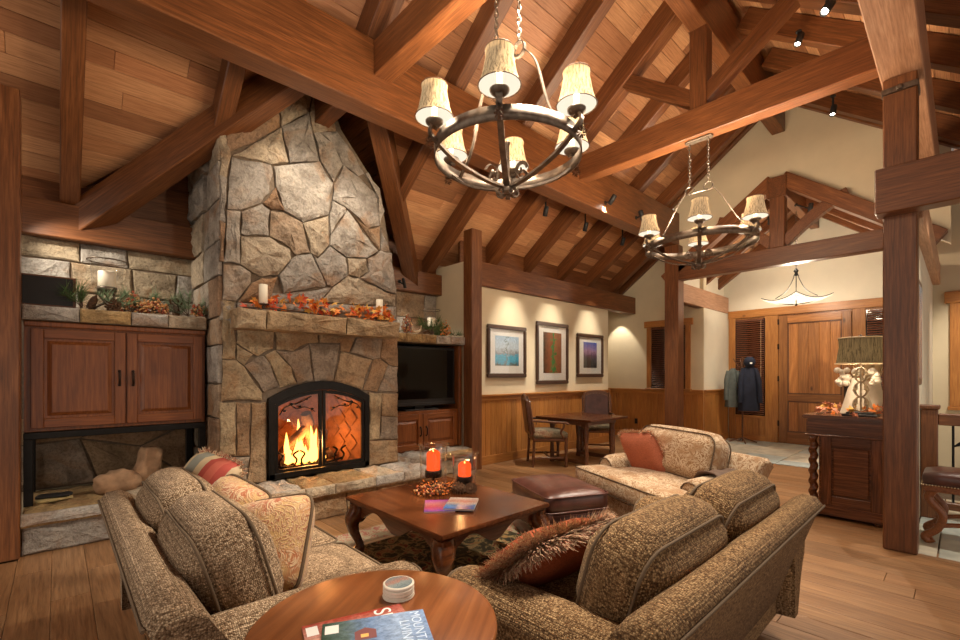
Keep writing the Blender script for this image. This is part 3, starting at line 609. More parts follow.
# ================================================================= FIREPLACE WALL
def area2(p): return sum(p[i][0]*p[(i+1)%len(p)][1]-p[(i+1)%len(p)][0]*p[i][1] for i in range(len(p)))
def inset(p, d):
    n = len(p); out = []
    for i in range(n):
        a, b, c = V((*p[i-1],0)), V((*p[i],0)), V((*p[(i+1)%n],0))
        e1, e2 = (b-a).normalized(), (c-b).normalized(); n1, n2 = V((-e1.y,e1.x,0)), V((-e2.y,e2.x,0))
        m = n1+n2; m = m.normalized() if m.length > 1e-4 else n1
        q = b+m*(d/max(.45, m.dot(n1))); out.append((q.x, q.y))
    return out
def stone(name, O, ex, ey, poly, t, mat, parent=None, gap=.006, edge=.016, jit=.008, rnd=None, rough=.007):
    r = rnd or RN
    p = list(poly)
    if area2(p) < 0: p = p[::-1]
    q = []
    for i in range(len(p)):
        a, b = p[i], p[(i+1)%len(p)]; L = math.hypot(b[0]-a[0], b[1]-a[1]); q.append(a); k = int(L/.13)
        for j in range(1, k+1):
            f = j/(k+1); nx, ny = -(b[1]-a[1])/L, (b[0]-a[0])/L; d = r.uniform(0, jit)
            q.append((a[0]+(b[0]-a[0])*f+nx*d, a[1]+(b[1]-a[1])*f+ny*d))
    cx, cy = sum(x for x, _ in q)/len(q), sum(y for _, y in q)/len(q); q = [(x-cx, y-cy) for x, y in q]
    n = len(q); r1 = inset(q, gap); r2 = inset(q, gap+edge)
    if area2(r2) <= 0 or area2(r2) > area2(r1): r2 = [(x*.8, y*.8) for x, y in r1]
    r3 = [(x*.55+r.uniform(-.01,.01), y*.55+r.uniform(-.01,.01)) for x, y in r2]
    vs = [(x,y,-.015) for x, y in r1]+[(x,y,t*.55+r.uniform(0,.2)*t) for x, y in r1]+[(x,y,t*(.9+r.uniform(-.12,.15))) for x, y in r2]+[(x,y,t*(1.05+r.uniform(-.25,.3))) for x, y in r3]+[(0,0,t*(1.1+r.uniform(-.2,.3)))]
    m = MB(); fs = []
    for k in range(3): fs += [(k*n+i, k*n+(i+1)%n, (k+1)*n+(i+1)%n, (k+1)*n+i) for i in range(n)]
    m.add(vs, fs); m.add(vs, [(3*n+i, 3*n+(i+1)%n, 4*n) for i in range(n)])
    fr = frame(O, ex, ey)
    o = m.build(name, mat, parent, world=fr @ Mx.Translation((cx, cy, 0)), weld=True)
    if rough:
        bm = bmesh.new(); bm.from_mesh(o.data); sd_ = V((r.uniform(0,90), r.uniform(0,90), r.uniform(0,90)))
        bmesh.ops.subdivide_edges(bm, edges=bm.edges[:], cuts=2, use_grid_fill=True)
        for v in bm.verts:
            if v.co.z > .004:
                n_ = mnoise.fractal(v.co*9+sd_, 1.0, 2.0, 4)
                v.co.z += rough*n_; v.co.x += rough*.3*mnoise.noise(v.co*14+sd_)
        bm.to_mesh(o.data); bm.free()
    return o
def courses(O, ex, ey, a0, a1, rows, wmin, wmax, mat, parent, t=.03, nm='stone', skew=.03):
    for z0, z1 in rows:
        x = a0; s0 = 0
        while x < a1-.02:
            L = RN.uniform(wmin, wmax)
            if a1-x-L < wmin*.6: L = a1-x
            s1 = 0 if abs(x+L-a1) < .01 else RN.uniform(-skew, skew)
            stone(nm, O, ex, ey, [(x+s0,z0),(x+L+s1,z0),(x+L-s1,z1),(x-s0,z1)], t*RN.uniform(.8,1.25), mat, parent, .005, .012)
            x += L; s0 = s1
def arch(x0, x1, z0, rise, n=10):
    c, hw = (x0+x1)/2, (x1-x0)/2
    return [(c-hw*math.cos(PI*i/n) if False else x0+(x1-x0)*i/n, z0+rise*(1-((x0+(x1-x0)*i/n-c)/hw)**2)) for i in range(n+1)]
ch = thing('stone_fireplace', 'tall fieldstone fireplace and chimney with an arched black firebox', 'fireplace', (2.05, 4.7, 0))
ar = arch(1.52, 2.59, 1.15, .16)
outl = [(1.10,0),(1.52,0)]+ar+[(2.59,0),(3.0,0),(3.0,2.42),(2.9,2.86),(2.78,3.5),(2.60,3.72),(2.28,4.08),(2.12,4.5),(2.0,4.6),(1.6,4.33),(1.15,3.95),(1.14,2.9),(1.11,2.1)]
MB().prism(outl, 1, 4.672, 5.74).build('chimney_core', M['mortar'], ch, world=Mx.Identity(4))
STONES += [[(1.085,2.42),(1.125,2.42),(1.14,2.78),(1.085,2.8)],[(1.085,2.8),(1.14,2.78),(1.155,3.2),(1.085,3.22)],[(1.085,3.22),(1.155,3.2),(1.19,3.42),(1.145,3.6),(1.085,3.6)],[(1.085,3.6),(1.145,3.6),(1.145,3.92),(1.085,3.92)],[(1.14,3.42),(1.39,3.61),(1.63,3.85),(1.6,4.3),(1.14,3.92)],[(1.63,3.85),(1.92,4.11),(2.0,4.55),(1.6,4.3)],[(1.92,4.11),(1.96,3.91),(2.22,4.03),(2.1,4.45),(2.0,4.55)],
           [(2.56,3.67),(2.73,3.48),(2.75,3.12),(2.81,3.3),(2.75,3.55),(2.6,3.70)],[(2.76,3.12),(2.9,2.84),(2.76,2.83)],
           [(1.10,1.89),(1.23,1.9),(1.23,2.06),(1.53,2.09),(2.03,2.14),(2.96,2.2),(2.98,1.98),(1.23,1.86)]]
for i, p in enumerate(STONES):
    zc = sum(q[1] for q in p)/len(p); up = zc > 1.9
    stone('stone', (0, 4.672, 0), X1, Z1, p, RN.uniform(.025,.075) if up else RN.uniform(.02,.04), M['stone'] if up else M['archstone'], ch, .004 if up else .003, .034 if up else .018, .014, None, .016 if up else .009)
# left return of the chimney
zz = [0.34,.62,.98,1.3,1.66,1.92,2.3,2.62,3.0,3.35,3.7,3.95]
for a, b in zip(zz, zz[1:]):
    sp = -RN.uniform(4.95, 5.25); e = RN.uniform(-.05,.05)
    stone('stone', (1.10,0,0), NY, Z1, [(sp,a),(-4.66,a),(-4.66,b),(sp+e,b)], RN.uniform(.02,.03), M['stone'], ch, rough=.005)
    stone('stone', (1.10,0,0), NY, Z1, [(-5.72,a),(sp,a),(sp+e,b),(-5.72,b)], RN.uniform(.03,.09) if a > 2 else RN.uniform(.015,.03), M['stone'], ch, .006, .04, rough=.012 if a > 2 else .004)
# mantel of three split stones
mt = [(1.17,1.42),(1.42,2.22),(2.22,2.87)]
for a, b in mt:
    stone('mantel_stone', (0, 4.45, 0), X1, Z1, [(a,1.80),(b,1.80),(b+.01,1.985),(a+.005,1.99)], .05, M['mantel'], ch, .003, .02, .012)
    MB().box(a+.003, b-.003, 4.45, 4.68, 1.805, 1.985).build('mantel_top', M['mantel'], ch, center=True, world=Mx.Identity(4), bevel=.01)
# firebox
fb = MB()
fb.add([(1.53,4.7,.345),(2.58,4.7,.345),(2.42,5.3,.345),(1.69,5.3,.345),(1.53,4.7,1.33),(2.58,4.7,1.33),(2.42,5.3,1.33),(1.69,5.3,1.33)], [(0,1,2,3),(7,6,5,4),(2,1,5,6),(0,3,7,4),(3,2,6,7)])
fb = fb.build('firebox', M['brick'], ch, world=Mx.Identity(4))
# diagonal firebrick lining on the back and the far cheek
for (O, ex, wdt) in (((2.42,5.295,.345), (-1,0,0), .73), ((2.575,4.70,.345), (-.2577,.9663,0), .615)):
    ex = V(ex).normalized()
    for i in range(-3, 6):
        for j in range(0, 6):
            cx, cy = i*.2+(.1 if j % 2 else 0)+.1, j*.145+.1
            d = .135
            poly = [(cx-d*.72,cy),(cx,cy-d*.72+.0),(cx+d*.72,cy),(cx,cy+d*.72)]
            if min(p[0] for p in poly) < .01 or max(p[0] for p in poly) > wdt-.01 or min(p[1] for p in poly) < 0 or max(p[1] for p in poly) > .95: continue
            fr = frame(O, ex, Z1); nz = fr.to_3x3() @ V((0,0,1))
            if nz.dot(V((2.05,4.5,.7))-V(O)) < 0: slab('firebrick', V(O)+ex*0, -ex, Z1, [(-a,b) for a,b in poly], .012, M['brick'], fb, .003)
            else: slab('firebrick', O, ex, Z1, poly, .012, M['brick'], fb, .003)
MB().prism([(1.69,4.72),(2.42,4.72),(2.42,5.29),(1.69,5.29)], 2, .346, .36).build('ash_bed', M['matte_black'], ch, world=Mx.Identity(4))
def log(p0, p1, r, lab=None, parent=None, mat='bark', n=10):
    P = [V(p0).lerp(V(p1), t/5) for t in range(6)]
    P = [p+V((RN.uniform(-.008,.008), RN.uniform(-.008,.008), RN.uniform(-.006,.006))) for p in P]
    return MB().tube(P, [r*RN.uniform(.9,1.1) for _ in P], n).build('fire_log', M[mat], parent, center=True, world=Mx.Identity(4))
for i, (a, b, r, lb) in enumerate((((1.74,5.02,.47),(2.34,5.08,.46),.06,'lower log on the andirons inside the fireplace'), ((1.82,5.15,.5),(2.08,5.0,.86),.055,'charred log leaning steeply in the fire'), ((2.16,5.12,.5),(2.02,4.98,.95),.06,'bright split log standing in the flames'))):
    tag(log(a, b, r), lb, 'log')
an = thing('fire_grate', 'black iron fire grate shaped like branches under the burning logs', 'grate', (2.05, 4.95, .36))
for y in (4.9, 5.08): MB().tube(spline([(1.68,y,.42),(1.85,y,.40),(2.05,y,.405),(2.25,y,.40),(2.42,y,.43)]), .012, 7).build('bar', M['black'], an, world=Mx.Identity(4))
for x, s in ((1.72,-1),(1.86,1),(1.95,-1),(2.2,1),(2.32,-1),(2.4,1)): MB().tube(spline([(x,4.9,.405),(x+s*.02,4.88,.47),(x-s*.015,4.88,.53),(x+s*.04,4.87,.57)]), [.011]*13+[.011]*5+[.006], 6).build('branch', M['black'], an, world=Mx.Identity(4))
for x in (1.78, 2.32): MB().box(x-.012,x+.012,4.87,5.1,.36,.41).build('foot', M['black'], an, world=Mx.Identity(4))
fm = thing('fire', 'bright orange flames burning among the logs', 'fire', (2.05, 5.0, .4))
for x, y, h, r in ((1.82,4.97,.2,.045),(1.9,4.93,.28,.05),(1.99,4.95,.2,.05),(2.06,4.92,.38,.05),(2.12,4.96,.42,.045),(2.0,5.08,.48,.05),(2.2,4.98,.16,.04),(1.86,5.08,.34,.05)):
    prof = [(.001,0),(r,.12*h),(r*.9,.3*h),(r*.55,.6*h),(r*.22,.85*h),(.001,h)]
    MB().lathe(prof, 8, twist=(.25,3,9)).build('flame', M['flame'], fm, world=Mx.Translation((x,y,.41)) @ Mx.Rotation(RN.uniform(-.15,.15),4,'Y'))
for i in range(9): MB().ball((0,0,0), RN.uniform(.018,.03), 6, .7).build('ember', M['ember'], fm, world=Mx.Translation((RN.uniform(1.8,2.3), RN.uniform(4.88,5.1), .378)))
# arched black doors with glass
fd = thing('fireplace_doors', 'black arched iron fireplace doors with glass and branch ornament', 'fireplace doors', (2.05, 4.64, .35))
def band(outer, inner, y0, y1, nm, mat, par):
    m = MB(); n = len(outer)
    for y in (y0, y1):
        vs = [(a,y,b) for a, b in outer]+[(a,y,b) for a, b in inner]
        m.add(vs, [(i,i+1,n+i+1,n+i) if y == y0 else (n+i,n+i+1,i+1,i) for i in range(n-1)])
    for P in (outer, inner): m.add([(a,y0,b) for a, b in P]+[(a,y1,b) for a, b in P], [(i,n+i,n+i+1,i+1) for i in range(n-1)])
    return m.build(nm, mat, par, world=Mx.Identity(4), weld=True)
o1 = [(1.51,.35)]+arch(1.51,2.60,1.15,.165,12)+[(2.60,.35)]
o2 = [(1.565,.35)]+arch(1.565,2.545,1.09,.135,12)+[(2.545,.35)]
band(o1, o2, 4.615, 4.70, 'surround', M['black'], fd)
MB().box(1.51,2.60,4.615,4.70,.35,.405).build('bottom_rail', M['black'], fd, world=Mx.Identity(4), bevel=.004)
for s, x0, x1 in ((-1,1.57,2.045),(1,2.055,2.54)):
    zf = lambda x: 1.09+.135*(1-((x-2.055)/.49)**2)
    xs = [x0+(x1-x0)*i/8 for i in range(9)]; xi = [x0+.03+(x1-x0-.06)*i/8 for i in range(9)]
    O = [(x0,.41)]+[(x, zf(x)-.005) for x in xs]+[(x1,.41)]; I = [(x0+.03,.44)]+[(x, zf(x)-.04) for x in xi]+[(x1-.03,.44)]
    dd = band(O+[O[0]], I+[I[0]], 4.625, 4.655, 'door', M['black'], fd)
    MB().prism(I, 1, 4.638, 4.642).build('glass_pane', M['glass_f'], dd, world=Mx.Identity(4))
    bx = x0+.04 if s < 0 else x1-.04; tx = 2.0 if s < 0 else 2.1
    MB().tube(spline([(bx,4.622,.98),(bx-s*.06,4.62,1.06),(bx-s*.2,4.62,1.10),(bx-s*.32,4.62,1.16)]), .006, 6).build('branch', M['black'], dd, world=Mx.Identity(4))
    MB().tube(spline([(bx-s*.1,4.62,1.085),(bx-s*.17,4.62,1.04),(bx-s*.26,4.62,1.05),(bx-s*.36,4.62,1.0)]), .005, 6).build('branch', M['black'], dd, world=Mx.Identity(4))
    for q in ((bx-s*.12,1.09),(bx-s*.2,1.06),(bx-s*.27,1.13),(bx-s*.33,1.03),(bx-s*.05,1.02)): MB().ball((q[0],4.62,q[1]), .018, 6, .6).build('leaf', M['black'], dd, world=Mx.Identity(4))
    MB().tube([(2.055+s*.03,4.625,.70),(2.055+s*.03,4.595,.71),(2.055+s*.03,4.595,.79),(2.055+s*.03,4.625,.80)], .007, 8).build('handle', M['iron'], dd, world=Mx.Identity(4))
# raised hearth and side ledges
he = thing('stone_hearth', 'raised stone hearth of split slabs in front of the fire', 'hearth', (2.05, 4.4, 0))
MB().box(.92, 3.08, 4.2, 4.66, 0, .24).build('core', M['mortar'], he, world=Mx.Identity(4))
xs = [.9,1.37,1.67,1.96,2.4,2.74,3.12]
for a, b in zip(xs, xs[1:]):
    stone('slab', (0, 0, .235), X1, Y1, [(a,4.14),(b,4.14),(b,4.655),(a,4.655)], .105, M['ledge'], he, .003, .012, .004)
    stone('slab_edge', (0, 4.135, 0), X1, Z1, [(a,.235),(b,.235),(b,.335),(a,.335)], .022, M['ledge'], he, .003, .012, .01)
courses((0,4.2,0), X1, Z1, .92, 3.08, [(0,.235)], .3, .55, M['archstone'], he, .025)
courses((3.08,0,0), Y1, Z1, 4.2, 4.66, [(0,.235)], .2, .3, M['archstone'], he, .02)
for nm, x0, x1, lab in (('a',-.2,1.06,'low stone ledge under the wooden cabinet holding driftwood and gloves'), ('b',3.12,4.36,'low stone ledge in front of the television cabinet')):
    le = thing('stone_ledge', lab, 'ledge', ((x0+x1)/2, 5.2, 0))
    MB().box(x0, x1, 4.9, 5.74, 0, .24).build('core', M['mortar'], le, world=Mx.Identity(4))
    x = x0
    while x < x1-.05:
        L = RN.uniform(.45,.8)
        if x1-x-L < .3: L = x1-x
        stone('slab', (0,0,.235), X1, Y1, [(x,4.84),(x+L,4.84),(x+L,5.72),(x,5.72)], .1, M['ledge'], le, .003, .014, .004)
        stone('slab_edge', (0,4.84,0), X1, Z1, [(x,.235),(x+L,.235),(x+L,.33),(x,.33)], .025, M['ledge'], le, .003, .014, .01); x += L
    courses((0,4.9,0), X1, Z1, x0, x1, [(0,.235)], .5, .75, M['granite'], le, .03)
# stone facing of the back wall: left bay and television niche
bf = thing('stone_wall_facing', 'coursed granite facing of the back wall above the stone shelf', 'stone wall', (.45, 5.7, 1.9))
MB().box(-.3, 1.12, 5.71, 5.749, .34, 2.64).build('backing', M['mortar'], bf, world=Mx.Identity(4))
courses((0,5.71,0), X1, Z1, -.3, 1.11, [(1.94,2.16),(2.16,2.44),(2.44,2.63)], .28, .6, M['granite'], bf, .025, 'stone', .015)
for p in ([(-.3,.35),(.3,.35),(.16,.78),(-.3,.75)],[(.3,.35),(.95,.35),(.62,.66),(.16,.78)],[(.95,.35),(1.1,.35),(1.1,.9),(.62,.66)],[(-.3,.75),(.16,.78),(.4,.98),(-.3,1.0)],[(.16,.78),(.62,.66),(1.1,.9),(1.1,1.0),(.4,.98)]):
    stone('stone', (0,5.71,0), X1, Z1, p, .03, M['archstone'], bf, .006, .02)
nf = thing('stone_wall_facing', 'patch of stone wall facing inside the television niche above its shelf', 'stone wall', (3.7, 5.7, 1.9))
MB().box(3.0, 4.39, 5.71, 5.749, .34, 2.64).build('backing', M['mortar'], nf, world=Mx.Identity(4))
courses((0,5.71,0), X1, Z1, 3.0, 4.39, [(1.94,2.25),(2.25,2.63)], .35, .6, M['stone'], nf, .025)
def ledge_shelf(x0, x1, splits, lab, y0=4.97):
    sh = thing('stone_shelf', lab, 'shelf', ((x0+x1)/2, 5.3, 1.81))
    MB().box(x0, x1, y0+.05, 5.70, 1.815, 1.925).build('core', M['mortar'], sh, world=Mx.Identity(4))
    for a, b in zip(splits, splits[1:]):
        stone('shelf_stone', (0,y0+.05,0), X1, Z1, [(a,1.815),(b,1.815),(b,1.935),(a,1.935)], .045, M['ledge'], sh, .003, .012, .006)
        stone('shelf_top', (0,0,1.92), X1, Y1, [(a,y0+.04),(b,y0+.04),(b,5.70),(a,5.70)], .016, M['ledge'], sh, .003, .012, .004)
ledge_shelf(-.2, 1.06, [-.2,.14,.48,.75,1.06], 'stone shelf above the wooden cabinet, crowded with pine and berries')
ledge_shelf(3.02, 4.37, [3.02,3.35,3.6,3.85,4.1,4.37], 'pale stone shelf above the black television')
# ---- panelled cabinets
def panel_door(par, x0, x1, z0, z1, y, mat, hx):
    """raised-panel door facing -Y"""
    d = MB().box(x0, x1, y, y+.012, z0, z1).build('door', mat, par, world=Mx.Identity(4))
    s = .075
    for a, b in ((x0,x0+s),(x1-s,x1)): slab('stile', (b, y, z0), Z1, NX, rect(0, z1-z0, 0, b-a), .022, M['cabinet'], d, .004)
    for a, b in ((z0,z0+s),(z1-s,z1)): slab('rail', (x0+s, y, a), X1, Z1, rect(0, x1-x0-2*s, 0, b-a), .022, M['cabinet'], d, .004)
    a, b, c, e = x0+s+.02, x1-s-.02, z0+s+.02, z1-s-.02
    m = MB(); k = .028
    m.add([(a,y-.001,c),(b,y-.001,c),(b,y-.001,e),(a,y-.001,e),(a+k,y-.016,c+k),(b-k,y-.016,c+k),(b-k,y-.016,e-k),(a+k,y-.016,e-k)], [(4,5,6,7),(0,1,5,4),(1,2,6,5),(2,3,7,6),(3,0,4,7)])
    m.build('raised_panel', mat, d, world=Mx.Identity(4))
    h = MB().tube([(hx,y-.02,(z0+z1)/2-.055),(hx,y-.05,(z0+z1)/2-.045),(hx,y-.05,(z0+z1)/2+.045),(hx,y-.02,(z0+z1)/2+.055)], .009, 8)
    for q in (-.06,.06): h.ball((hx,y-.026,(z0+z1)/2+q), .012, 8)
    h.build('handle', M['bronze'], d, world=Mx.Identity(4))
M['cabz'] = wood('cabinet_wood_upright', (.12,.034,.009), (.23,.070,.017), (.31,.108,.028), 2, .9, .36, .06, .16, None, .6)
cb = thing('wall_cabinet', 'wooden two-door cabinet with black pulls under the stone shelf', 'cabinet', (.45, 5.4, .92))
MB().box(-.19, 1.055, 5.05, 5.69, .925, 1.81).build('body', M['cabz'], cb, world=Mx.Identity(4), bevel=.004)
panel_door(cb, -.15, .443, .955, 1.75, 5.045, M['cabz'], .40); panel_door(cb, .452, 1.03, .955, 1.75, 5.045, M['cabz'], .495)
MB().box(-.19, 1.055, 5.02, 5.05, 1.765, 1.81).build('cornice', M['cabz'], cb, world=Mx.Identity(4), bevel=.008)
sf = thing('steel_stand', 'black steel frame carrying the wooden cabinet above the ledge', 'stand', (.45, 5.3, .34))
MB().box(-.19, 1.055, 5.01, 5.68, .87, .924).build('top_frame', M['black'], sf, world=Mx.Identity(4), bevel=.004)
for x0 in (-.19, 1.0): MB().box(x0, x0+.055, 5.01, 5.07, .345, .87).build('leg', M['black'], sf, world=Mx.Identity(4), bevel=.003)
for x0 in (-.19, 1.0): MB().box(x0, x0+.055, 5.6, 5.66, .345, .87).build('leg', M['black'], sf, world=Mx.Identity(4), bevel=.003)
tc = thing('television_cabinet', 'low wooden two-door cabinet under the television', 'cabinet', (3.7, 5.4, .34))
MB().box(3.03, 4.30, 5.07, 5.69, .345, .89).build('body', M['cabz'], tc, world=Mx.Identity(4), bevel=.004)
MB().box(4.30, 4.355, 5.04, 5.69, .345, 1.81).build('side_panel', M['cabz'], tc, world=Mx.Identity(4), bevel=.004)
panel_door(tc, 3.06, 3.655, .37, .85, 5.065, M['cabz'], 3.61); panel_door(tc, 3.665, 4.27, .37, .85, 5.065, M['cabz'], 3.71)
tv = thing('television', 'black flat-screen television in the niche right of the chimney', 'television', (3.68, 5.15, .89))
MB().box(3.05, 4.285, 5.12, 5.2, .96, 1.775).build('housing', M['matte_black'], tv, world=Mx.Identity(4), bevel=.008)
MB().box(3.09, 4.245, 5.112, 5.12, 1.05, 1.74).build('screen', M['tv'], tv, world=Mx.Identity(4))
MB().box(3.05, 4.285, 5.10, 5.125, .955, 1.0).build('speaker_bar', M['matte_black'], tv, world=Mx.Identity(4), bevel=.006)
MB().box(3.4, 3.95, 5.08, 5.3, .892, .912).build('stand_foot', M['matte_black'], tv, world=Mx.Identity(4), bevel=.004)
MB().box(3.6, 3.75, 5.15, 5.19, .912, .97).build('stand_neck', M['matte_black'], tv, world=Mx.Identity(4))
# ================================================================= UPHOLSTERY
def rbox(w_, d_, h_, r=.05, crown=.03, nx=10, ny=8, nz=4, cy=0):
    """rounded, crowned cushion centred on the origin"""
    bm = bmesh.new(); m = MB(); idx = {}; vs = []; fs = []
    def pt(i, j, k):
        key = (i, j, k)
        if key in idx: return idx[key]
        x, y, z = (i/nx-.5)*w_, (j/ny-.5)*d_, (k/nz-.5)*h_
        hx, hy, hz = w_/2-r, d_/2-r, h_/2-r
        c = V((max(-hx,min(hx,x)), max(-hy,min(hy,y)), max(-hz,min(hz,z)))); o = V((x,y,z))-c
        p = c+(o.normalized()*r if o.length > 1e-9 else o)
        fx, fy, fz = 1-(2*x/w_)**2, 1-(2*y/d_)**2, 1-(2*z/h_)**2
        p.z += crown*max(0,fx)**.6*max(0,fy)**.6*(1 if z > 0 else -1)*(abs(2*z/h_))
        p.y += cy*max(0,fx)**.6*max(0,fz)**.6*(1 if y > 0 else -1)*abs(2*y/d_)
        idx[key] = len(vs); vs.append(p); return idx[key]
    for i in range(nx):
        for j in range(ny):
            fs.append((pt(i,j,nz),pt(i+1,j,nz),pt(i+1,j+1,nz),pt(i,j+1,nz))); fs.append((pt(i,j,0),pt(i,j+1,0),pt(i+1,j+1,0),pt(i+1,j,0)))
    for i in range(nx):
        for k in range(nz):
            fs.append((pt(i,0,k),pt(i+1,0,k),pt(i+1,0,k+1),pt(i,0,k+1))); fs.append((pt(i,ny,k),pt(i,ny,k+1),pt(i+1,ny,k+1),pt(i+1,ny,k)))
    for j in range(ny):
        for k in range(nz):
            fs.append((pt(0,j,k),pt(0,j,k+1),pt(0,j+1,k+1),pt(0,j+1,k))); fs.append((pt(nx,j,k),pt(nx,j+1,k),pt(nx,j+1,k+1),pt(nx,j,k+1)))
    bm.free(); return m.add(vs, fs, True)
def loop_rect(w_, d_, r=.06, n=5):
    out = []
    for cx, cy, a0 in ((w_/2-r,d_/2-r,0),(-w_/2+r,d_/2-r,90),(-w_/2+r,-d_/2+r,180),(w_/2-r,-d_/2+r,270)):
        out += [(cx+r*math.cos(math.radians(a0+90*i/n)), cy+r*math.sin(math.radians(a0+90*i/n))) for i in range(n+1)]
    return out
def pillow(sz, th, mat, parent, local, nm='cover', sy=None, n=14):
    sy = sy or sz; m = MB(); vs = []; fs = []
    for s in (1, -1):
        b = len(vs)
        for i in range(n+1):
            for j in range(n+1):
                u, v = 2*i/n-1, 2*j/n-1
                q = (1-u**4)*(1-v**4); pin = 1-.07*(abs(u)**2+abs(v)**2-2*abs(u*v)**3)*(1 if max(abs(u),abs(v)) > .3 else .6)
                z = s*th/2*max(0,q)**.55*(1+.05*math.sin(5*u+2*v))
                vs.append((u*sz/2*(1-.10*v**6*abs(u)**3), v*sy/2*(1-.10*u**6*abs(v)**3), z))
        for i in range(n):
            for j in range(n):
                a = b+i*(n+1)+j; f = (a, a+n+1, a+n+2, a+1); fs.append(f if s > 0 else f[::-1])
    return m.add(vs, fs, True).build(nm, mat, parent, local, weld=True)
def perimeter(sz, sy=None, n=12):
    sy = sy or sz; out = []
    for k in range(4):
        for i in range(n):
            t = 2*i/n-1; u, v = ((t,-1),(1,t),(-t,1),(-1,-t))[k]
            out.append((u*sz/2*(1-.10*v**6*abs(u)**3), v*sy/2*(1-.10*u**6*abs(v)**3), 0))
    return out
def cord(sz, r, mat, parent, local, sy=None): return MB().tube(perimeter(sz, sy), r, 6, True).build('cord_edging', mat, parent, local)
def fringe(sz, L, cnt, mat, parent, local, sy=None, r=.004, droop=.3):
    P = perimeter(sz, sy, 20); m = MB()
    for i in range(cnt):
        t = RN.random()*len(P); a = V(P[int(t)]); b = V(P[(int(t)+1) % len(P)]); p = a.lerp(b, t-int(t)); o = V((p.x, p.y, 0)).normalized()
        d = (o+V((RN.uniform(-.5,.5), RN.uniform(-.5,.5), RN.uniform(-1.0,1.0)))).normalized(); l = L*RN.uniform(.6,1.15)
        q = p+d*l*.6; e = q+(d+V((0,0,-droop*RN.random()))).normalized()*l*.4; s = V((-d.y, d.x, .2)).normalized()*r
        n = len(m.v); m.add([p-s, p+s, q+s, q-s, e], [(0,1,2,3),(3,2,4)])
    o = m.build('fringe', mat, parent, local); o['kind'] = 'stuff'; return o
def T(x, y, z): return Mx.Translation((x, y, z))
def RX(a): return Mx.Rotation(math.radians(a), 4, 'X')
def RYm(a): return Mx.Rotation(math.radians(a), 4, 'Y')
def RZ(a): return Mx.Rotation(math.radians(a), 4, 'Z')
def sofa(name, lab, cat, loc, rz, L, D, n, f1, f2, bh=.72, ah=.58, bt=.85, af=0):
    """faces local +y, back at y=0, centred on x"""
    t = thing(name, lab, cat, loc, rz); aw = .27
    MB().box(-L/2+.13, L/2-.13, .16, D-.08, .11, .30).build('base', f1, t, bevel=.03, seg=3)
    # leaning back with rounded top rail: section in (y,z), swept along x and flared to the ends
    sec = [(.19,.12),(.02,bh-.06),(.0,bh-.02),(.03,bh+.015),(.09,bh+.02),(.135,bh-.01),(.30,.40),(.32,.12)]
    m = MB(); vs = []; xs = [-.5,-.47,-.3,-.1,.1,.3,.47,.5]
    for q in xs:
        for y, z in sec:
            fl = 1-(bh-z)*.28; dz = -.03*(abs(q) > .48)
            vs.append((q*L*max(.78, fl), y+(.015 if abs(q) > .48 else 0), z+dz if z > .5 else z))
    k = len(sec); fs = [(i*k+j, i*k+(j+1)%k, (i+1)*k+(j+1)%k, (i+1)*k+j) for i in range(len(xs)-1) for j in range(k)]
    m.add(vs, [f[::-1] for f in fs], True); m.add(vs[:k], [tuple(range(k))]); m.add(vs[-k:], [tuple(range(k-1,-1,-1))])
    bk = m.build('back', f1, t, bevel=0, weld=True)
    MB().tube([(L*x*.985, -.002, bh-.03) for x in (-.49,-.25,0,.25,.49)], .006, 6).build('piping', M['piping'], bk)
    for s in (-1, 1):
        # rolled arm: section in (x,z) swept along y
        c = (.165, ah-.105); se = [(.02,.12),(.02,.36)]+[(c[0]+.125*math.cos(a)-.02, c[1]+.115*math.sin(a)) for a in [math.radians(150-26*i) for i in range(9)]]+[(.16,.30),(.09,.12)]
        m = MB(); vs = []; ys = [(.08,.86),(.2,.98),(.45,1),(D-af-.16,1),(D-af-.05,.97),(D-af-.01,.86)]
        for y, g in ys:
            for x, z in se: vs.append((s*(L/2-.30+.15+(x-.15)*g), y, .12+(z-.12)*(g*.5+.5)+(.03*(1-y/D))))
        k = len(se); fs = [(i*k+j, i*k+(j+1)%k, (i+1)*k+(j+1)%k, (i+1)*k+j) for i in range(len(ys)-1) for j in range(k)]
        m.add(vs, fs if s < 0 else [f[::-1] for f in fs], True); m.add(vs[:k], [tuple(range(k))]); m.add(vs[-k:], [tuple(range(k))], False)
        ao = m.build('arm', f1, t, weld=True)
        MB().tube([V(p)+V((0,.004,0)) for p in vs[-k:]], .006, 6).build('piping', M['piping'], ao)
    iw = L-2*.30+.06; cw = iw/n
    if af:
        MB().box(-L/2+.06, L/2-.06, D-af-.08, D-.03, .06, .31).build('front_base', f1, t, bevel=.03, seg=3)
        fc = rbox(L-.08, af+.06, .17, .05, .02).build('seat_cushion_front', f1, t, T(0, D-af/2+.0, .392))
        MB().tube([(a,b,.068) for a, b in loop_rect(L-.09, af+.05, .05)], .005, 6, True).build('piping', M['piping'], fc)
    for i in range(n):
        x = -iw/2+cw*(i+.5)
        sc = rbox(cw-.012, D-.26, .17, .05, .035).build('seat_cushion', f1, t, T(x, .28+(D-.26)/2, .385))
        for z in (.085, -.085): MB().tube([(a,b,z*.8) for a, b in loop_rect(cw-.02, D-.268, .05)], .006, 6, True).build('piping', M['piping'], sc)
        h = bt-.44
        x *= 1.1; bw_ = cw*1.1-.02
        bc = rbox(bw_, .27, h, .12, .03, 10, 6, 8, .03).build('back_cushion', f2, t, T(x, .30, .455+h/2) @ RX(16))
        for y in (.085, -.085): MB().tube([(a,y*1.05,b) for a, b in loop_rect(bw_-.025, h-.025, .11)], .006, 6, True).build('piping', M['piping'], bc)
